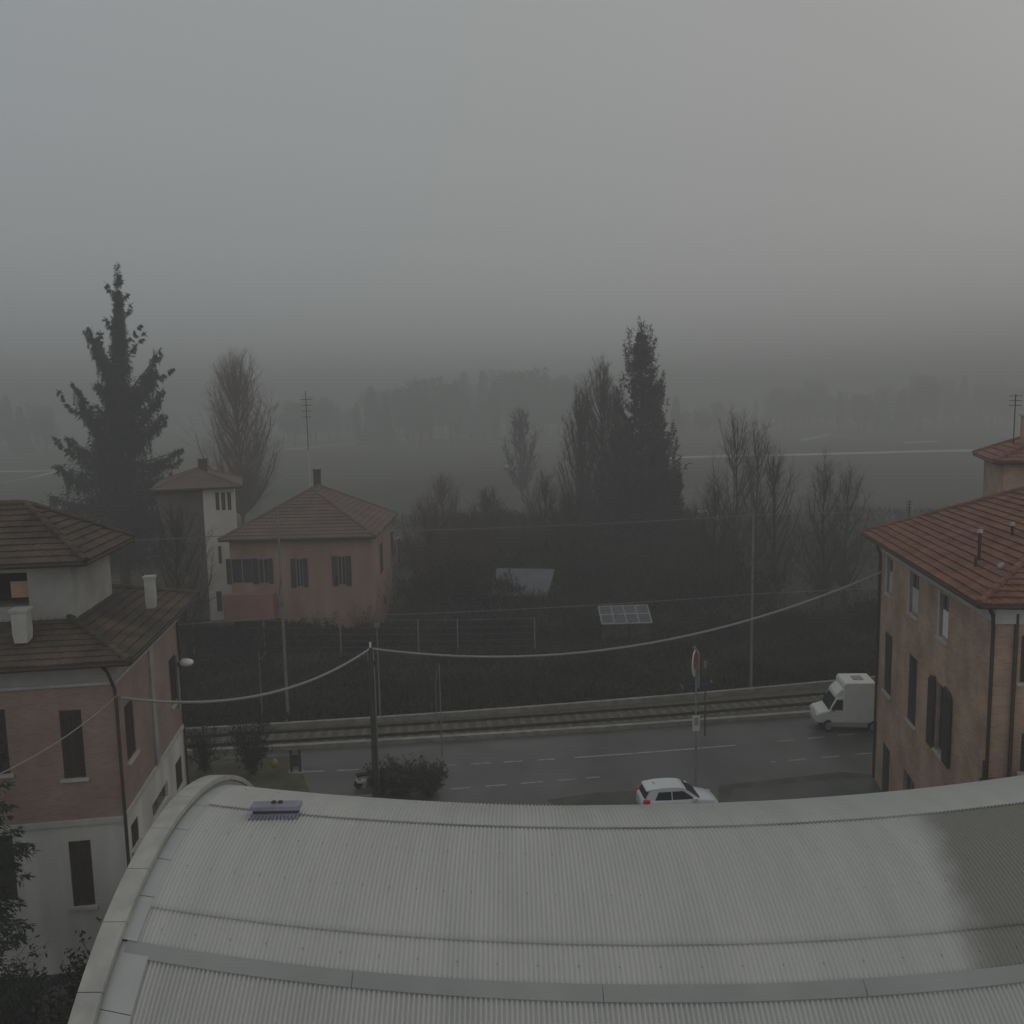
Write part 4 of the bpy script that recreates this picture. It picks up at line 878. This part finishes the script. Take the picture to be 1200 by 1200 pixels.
for i, (px, top, D, sp, lab) in enumerate([(500, 590, 84, 3.0, 'reddish bare garden tree right of the pink house'), (545, 600, 80, 2.8, 'reddish bare tree left of the garden shed'), (572, 575, 98, 3.2, 'bare tree behind and left of the garden shed'),
        (640, 560, 96, 3.4, 'broad bare tree behind the garden shed'), (668, 585, 82, 2.8, 'bare tree between shed and cold frame'), (520, 560, 112, 3.2, 'faint bare tree in garden beyond the red ones'), (815, 600, 82, 2.6, 'low bare tree at right foot of the conifers'),
        (205, 590, 62, 2.4, 'bare tree squeezed between the left house and the white house')]):
    bare_tree(px, top, D, sp, 40+i, lab, m='twig_red' if 'red' in lab else 'twig', up=.8, dens=1.3, tw=.009)
# shrubs: twigs plus dry leaves
def shrub(px, py, wd, ht, seed, label, m='bramble', leaves=900, twigs=60, name='shrub', cat='shrub', base=None, lw=.06, zb=0):
    rnd = random.Random(seed); b0 = base if base is not None else atz(px, py); t = thing(name, label, cat, (b0.x, b0.y, zb))
    mb = MB(); tips = []
    for i in range(twigs):
        q = rnd.uniform(0, 2*pi); rr = wd*rnd.random()**.5; d = Vector((cos(q)*rr, sin(q)*rr, ht*rnd.uniform(.25, 1.05)))
        mid = d*.5+Vector((0, 0, ht*.12))+rv(rnd)*.12*wd; mb.tube([(0, 0, 0), mid, d], [.022, .014, .006], 3, cap=False); tips.append((mid, d))
        for k in range(3):
            e = mid.lerp(d, rnd.random()); f = e+Vector((cos(q), sin(q), .6))*rnd.uniform(.1, .35)*wd+rv(rnd)*.15*wd; mb.tube([e, f], [.01, .005], 3, cap=False); tips.append((e, f))
    mb.build('stems', 'bark', t); mb = MB()
    for i in range(leaves):
        a, b_ = rnd.choice(tips); leaf(mb, (a.lerp(b_, rnd.random()) if rnd.random() < .55 else b_*rnd.uniform(.1, .9))+rv(rnd)*.16*wd, rv(rnd), rnd.uniform(.08, .2), lw*rnd.uniform(.6, 1.4), rnd)
    mb.build('foliage', m, t); return t
shrub(296, 908, 1.1, 3.4, 1, 'tall bare bush on verge left of the yellow marker', leaves=1400, twigs=110)
shrub(240, 905, 1.0, 2.6, 2, 'bare bush at the foot of the white house corner wall', leaves=600, twigs=80)
shrub(470, 930, 1.1, 1.6, 3, 'rough brown bush right of the utility pole', leaves=3600, twigs=140, m='dry_leaf')
shrub(503, 930, .8, 1.35, 4, 'squarish brown bush at the hall roof edge', leaves=3400, twigs=140, m='dry_leaf')
shrub(445, 928, .7, 1.2, 5, 'small dark bush round the base of the utility pole', leaves=900, twigs=70)
shrub(379, 762, 1.3, 2.9, 6, 'dark pointed garden bush before the pink house front', leaves=1500, twigs=70, m='needle')
shrub(430, 762, 1.3, 3.2, 7, 'reddish garden bush at the pink house corner', leaves=1300, twigs=90, m='twig_red')
shrub(478, 755, 1.5, 3.4, 8, 'bushy dark shrub right of the pink house', leaves=1500, twigs=90)
# bottom-left garden: dark bushes by the hall wall and a conifer at the left edge
for i, (x, y, w, h, lab) in enumerate([(-14.2, 20.8, 1.5, 3.6, 'dark evergreen bush at bottom left corner'), (-11.8, 22.6, 1.3, 3.0, 'dark arching bush under the white wall, middle of the bottom left'), (-12.6, 19.6, 1.4, 3.4, 'dense dark bush low in the bottom left'), (-10.2, 20.2, 1.1, 2.2, 'small brown bush against the hall gable wall'), (-9.9, 22.6, .9, 2.8, 'thin twiggy bush beside the curved parapet')]):
    shrub(0, 0, w, h, 60+i, lab, leaves=4200 if i != 4 else 700, twigs=110, base=Vector((x, y, 0)), m='needle' if i in (0, 2) else 'bramble', lw=.07)
rnd = random.Random(8); base = Vector((-15.6, 23.2, 0)); t = thing('conifer_tree', 'dark conifer branches reaching in at left edge of the house front', 'tree', base)
MB().tube([(0, 0, 0), (0, 0, 10.2)], [.25, .03], 8).build('trunk', 'bark', t); mb = MB()
for i in range(120):
    u = rnd.random(); z = 10.5-9*u; rad = (.3+1.7*u**.7)*rnd.uniform(.5, 1.1); q = rnd.uniform(0, 2*pi); spray(mb, (0, 0, z), (cos(q)*rad, sin(q)*rad, z-rad*.1), .4, 110, rnd, l=.2, w=.035, droop=.5)
mb.build('crown', 'needle', t)
# masses nobody could count: bramble bank behind the track, garden thicket
def mass(name, label, n, region, hfun, m, seed, l=(.25, .7), w=(.04, .12), twigs=0):
    rnd = random.Random(seed); mb = MB()
    for i in range(n):
        x, y = region(rnd); h = hfun(x, y)
        if h <= 0: continue
        z = h*rnd.random()**.6; leaf(mb, Vector((x, y, z)), Vector((rnd.uniform(-.6, .6), rnd.uniform(-.6, .6), rnd.uniform(.1, 1.2))), rnd.uniform(*l), rnd.uniform(*w), rnd)
    o = mb.build(name, m); o['kind'] = 'stuff'; o['label'] = label; o['category'] = 'undergrowth'; return o
nzf = lambda x, y, s: noise.noise(Vector((x*s, y*s, 3.1)))
mass('bramble_bank', 'low dark brambles covering the bank behind the railway', 60000, lambda r: ((lambda x: (x, farY(x)+.3+r.random()**1.2*(12.5-.02*x)))(r.uniform(-34, 44))), lambda x, y: .55+.5*nzf(x, y, .35)+.35*nzf(x, y, 1.1)+(.9 if y > 64 else 0), 'bramble', 70, l=(.2, .55), w=(.05, .16))
mass('hedge', 'dark overgrown hedge line behind the garden fence', 34000, lambda r: ((lambda x: (x, 62.8+.04*x+r.random()*2.2))(r.uniform(-30, 34))), lambda x, y: 1.7+.9*nzf(x, y, .2)+.5*nzf(x, y, .8), 'bramble', 71, l=(.2, .5), w=(.06, .16))
mass('thicket', 'tangled brown undergrowth filling the gardens', 80000, lambda r: ((lambda x: (x, 67+r.random()*50))(r.uniform(-9, 22) if r.random() < .85 else r.uniform(-14, 55))), lambda x, y: (3.4 if -12 < x < 23 else 1.5)+3.2*nzf(x, y, .13)+1.5*nzf(x, y, .5), 'thicket', 72, l=(.35, 1.1), w=(.04, .12))
mass('thicket', 'thin dry scrub on the far slope before the field', 22000, lambda r: (r.uniform(-70, 90), 95+r.random()*45), lambda x, y: .3+2.2*nzf(x, y, .05)+.8*nzf(x, y, .3), 'thicket', 73, l=(.4, 1.3), w=(.08, .22))
# far tree line, individual trees
def far_proto(kind, seed):
    rnd = random.Random(seed); t = thing('far_tree', 'faint grey tree in the fog bound tree line', 'tree', (0, 0, 0), 0, 'far trees fading in the fog')
    if kind == 'round':
        tr = MB().tube([(0, 0, 0), (0, 0, 9)], [.5, .3], 6); mb = MB()
        cl = [Vector((rnd.uniform(-3.6, 3.6), rnd.uniform(-3, 3), rnd.uniform(6, 15))) for _ in range(16)]
        for c in cl:
            tr.tube([(0, 0, 6), tuple(c)], [.2, .08], 4)
            for k in range(110): leaf(mb, c+rv(rnd)*2.1, rv(rnd), rnd.uniform(.6, 1.4), .45, rnd)
    elif kind == 'poplar':
        tr = MB().tube([(0, 0, 0), (0, 0, 18)], [.4, .08], 6); mb = MB()
        for k in range(1300):
            u = rnd.random(); z = 3+16*u; r = 1.9*sin(pi*(u*.85+.12)); q = rnd.uniform(0, 2*pi); r *= rnd.random()**.5; leaf(mb, Vector((cos(q)*r, sin(q)*r, z)), Vector((cos(q)*.3, sin(q)*.3, 1)), rnd.uniform(.8, 1.8), .28, rnd)
    else:
        tr = MB().tube([(0, 0, 0), (0, 0, 14)], [.4, .08], 6); mb = MB()
        for k in range(1300):
            u = rnd.random()**.7; z = 15*(1-u)+.6; r = 3.1*u*rnd.random()**.5; q = rnd.uniform(0, 2*pi); leaf(mb, Vector((cos(q)*r, sin(q)*r, z)), Vector((cos(q), sin(q), -.3)), rnd.uniform(.6, 1.3), .4, rnd)
    tr.build('trunk', 'bark', t); mb.build('crown', 'far_tree', t); return t
protos = [far_proto('round', 1), far_proto('poplar', 2), far_proto('fir', 3), far_proto('round', 4)]
rnd = random.Random(77); k = 0
spots = []
def line(x0, x1, n, topf, D0, D1):
    for i in range(n):
        px = x0+(x1-x0)*(i+rnd.uniform(.1, .9))/n; spots.append((px, topf(px)+rnd.uniform(-7, 14), rnd.uniform(D0, D1)*1.28))
line(-20, 70, 5, lambda x: 470, 330, 420); line(330, 430, 8, lambda x: 470, 360, 470); line(430, 520, 9, lambda x: 448, 360, 460); line(520, 690, 16, lambda x: 440, 380, 480)
line(790, 900, 9, lambda x: 470, 360, 480); line(900, 1010, 10, lambda x: 452, 400, 520); line(1010, 1230, 20, lambda x: 448, 400, 520)
for px, top, D in spots:
    pr = protos[rnd.choice([0, 0, 1, 2, 3])]; g0 = atd(px, 520, D); zt = (EYE+ray(px, top)*D).z; nat = {0: 16.5, 1: 19.5, 2: 15.6, 3: 16.5}[protos.index(pr)]
    s = zt/nat; loc = Vector((g0.x, g0.y, 0))
    if k < 4:
        pr = protos[k]; nat = [16.5, 19.5, 15.6, 16.5][k]; pr.location = loc; s = zt/nat; pr.scale = (s, s, s)
    else: dup(pr, loc, rnd.uniform(0, 6.28), pr['label'], 'far trees fading in the fog', s)
    k += 1
# ------------------------------------------------------------------ haze
o = MB().box(-895, 895, -50, 1130, -1, 50).build('haze', 'dark'); o['kind'] = 'stuff'
hm = bpy.data.materials.new('haze'); hm.use_nodes = True; nt = hm.node_tree; nt.nodes.clear()
ou = nt.nodes.new('ShaderNodeOutputMaterial'); pv = nt.nodes.new('ShaderNodeVolumePrincipled')
pv.inputs['Color'].default_value = (.615, .62, .61, 1); pv.inputs['Density'].default_value = .0042; pv.inputs['Anisotropy'].default_value = .2
nt.links.new(pv.outputs[0], ou.inputs['Volume']); o.data.materials.clear(); o.data.materials.append(hm)
# ------------------------------------------------------------------ light
w = bpy.data.worlds.new('World'); bpy.context.scene.world = w; w.use_nodes = True; nt = w.node_tree; N = nt.nodes; Lk = nt.links
bg = N['Background']; sky = N.new('ShaderNodeTexSky'); sky.sky_type = 'NISHITA'; sky.sun_disc = False; sky.sun_elevation = radians(35); sky.sun_rotation = radians(60); sky.dust_density = 6; sky.air_density = 1.5
bw = N.new('ShaderNodeHueSaturation'); bw.inputs['Saturation'].default_value = .06; Lk.new(sky.outputs[0], bw.inputs['Color'])
# overcast: even grey cloud light, a little brighter overhead
tc = N.new('ShaderNodeTexCoord'); sp = N.new('ShaderNodeSeparateXYZ'); Lk.new(tc.outputs['Generated'], sp.inputs[0])
rp_ = N.new('ShaderNodeValToRGB'); cr = rp_.color_ramp
for k, (p_, v_) in enumerate([(0, 7.5), (1, 7.2), (.04, 8.4), (.10, 8.0), (.24, 7.4), (.45, 7.3)]):
    e = cr.elements[k] if k < 2 else cr.elements.new(p_)
    if k < 2: e.position = p_
    e.color = (v_, v_, v_, 1)
Lk.new(sp.outputs[2], rp_.inputs[0])
# the cloud is a little cooler on the left and warmer on the right, where the low sun stands behind it
mr = N.new('ShaderNodeMapRange'); mr.inputs[1].default_value = -.5; mr.inputs[2].default_value = .5; Lk.new(sp.outputs[0], mr.inputs[0])
tn = N.new('ShaderNodeMix'); tn.data_type = 'RGBA'; tn.inputs[6].default_value = (.92, .99, 1.03, 1); tn.inputs[7].default_value = (.985, .975, .945, 1); Lk.new(mr.outputs[0], tn.inputs[0])
cl = N.new('ShaderNodeMix'); cl.data_type = 'RGBA'; cl.blend_type = 'MULTIPLY'; cl.inputs[0].default_value = 1; Lk.new(tn.outputs[2], cl.inputs[6])
# extra sky brightness added behind the viewer to lift the facades
mb_ = N.new('ShaderNodeMapRange'); mb_.interpolation_type = 'SMOOTHSTEP'; mb_.inputs[1].default_value = -.9; mb_.inputs[2].default_value = .45; mb_.inputs[3].default_value = 1.55; mb_.inputs[4].default_value = 1.0; Lk.new(sp.outputs[1], mb_.inputs[0])
ml = N.new('ShaderNodeMath'); ml.operation = 'MULTIPLY'; Lk.new(rp_.outputs[0], ml.inputs[0]); Lk.new(mb_.outputs[0], ml.inputs[1]); Lk.new(ml.outputs[0], cl.inputs[7])
mx = N.new('ShaderNodeMix'); mx.data_type = 'RGBA'; mx.inputs[0].default_value = .85; Lk.new(bw.outputs[0], mx.inputs[6]); Lk.new(cl.outputs[2], mx.inputs[7]); Lk.new(mx.outputs[2], bg.inputs['Color'])
bg.inputs['Strength'].default_value = .05
sl = bpy.data.lights.new('sun', 'SUN'); sl.energy = .12; sl.angle = radians(40); sl.color = (1, .97, .92); so = bpy.data.objects.new('sun', sl); C.objects.link(so)
so.rotation_euler = (radians(55), 0, radians(-60)+pi/1)
sc = bpy.context.scene
sc.view_settings.view_transform = 'Standard'; sc.view_settings.look = 'None'; sc.view_settings.gamma = 1; sc.view_settings.exposure = .12
sc.cycles.volume_bounces = 2; sc.cycles.max_bounces = 6; sc.cycles.use_denoising = True
try: sc.cycles.denoiser = 'OPENIMAGEDENOISE'
except Exception: pass
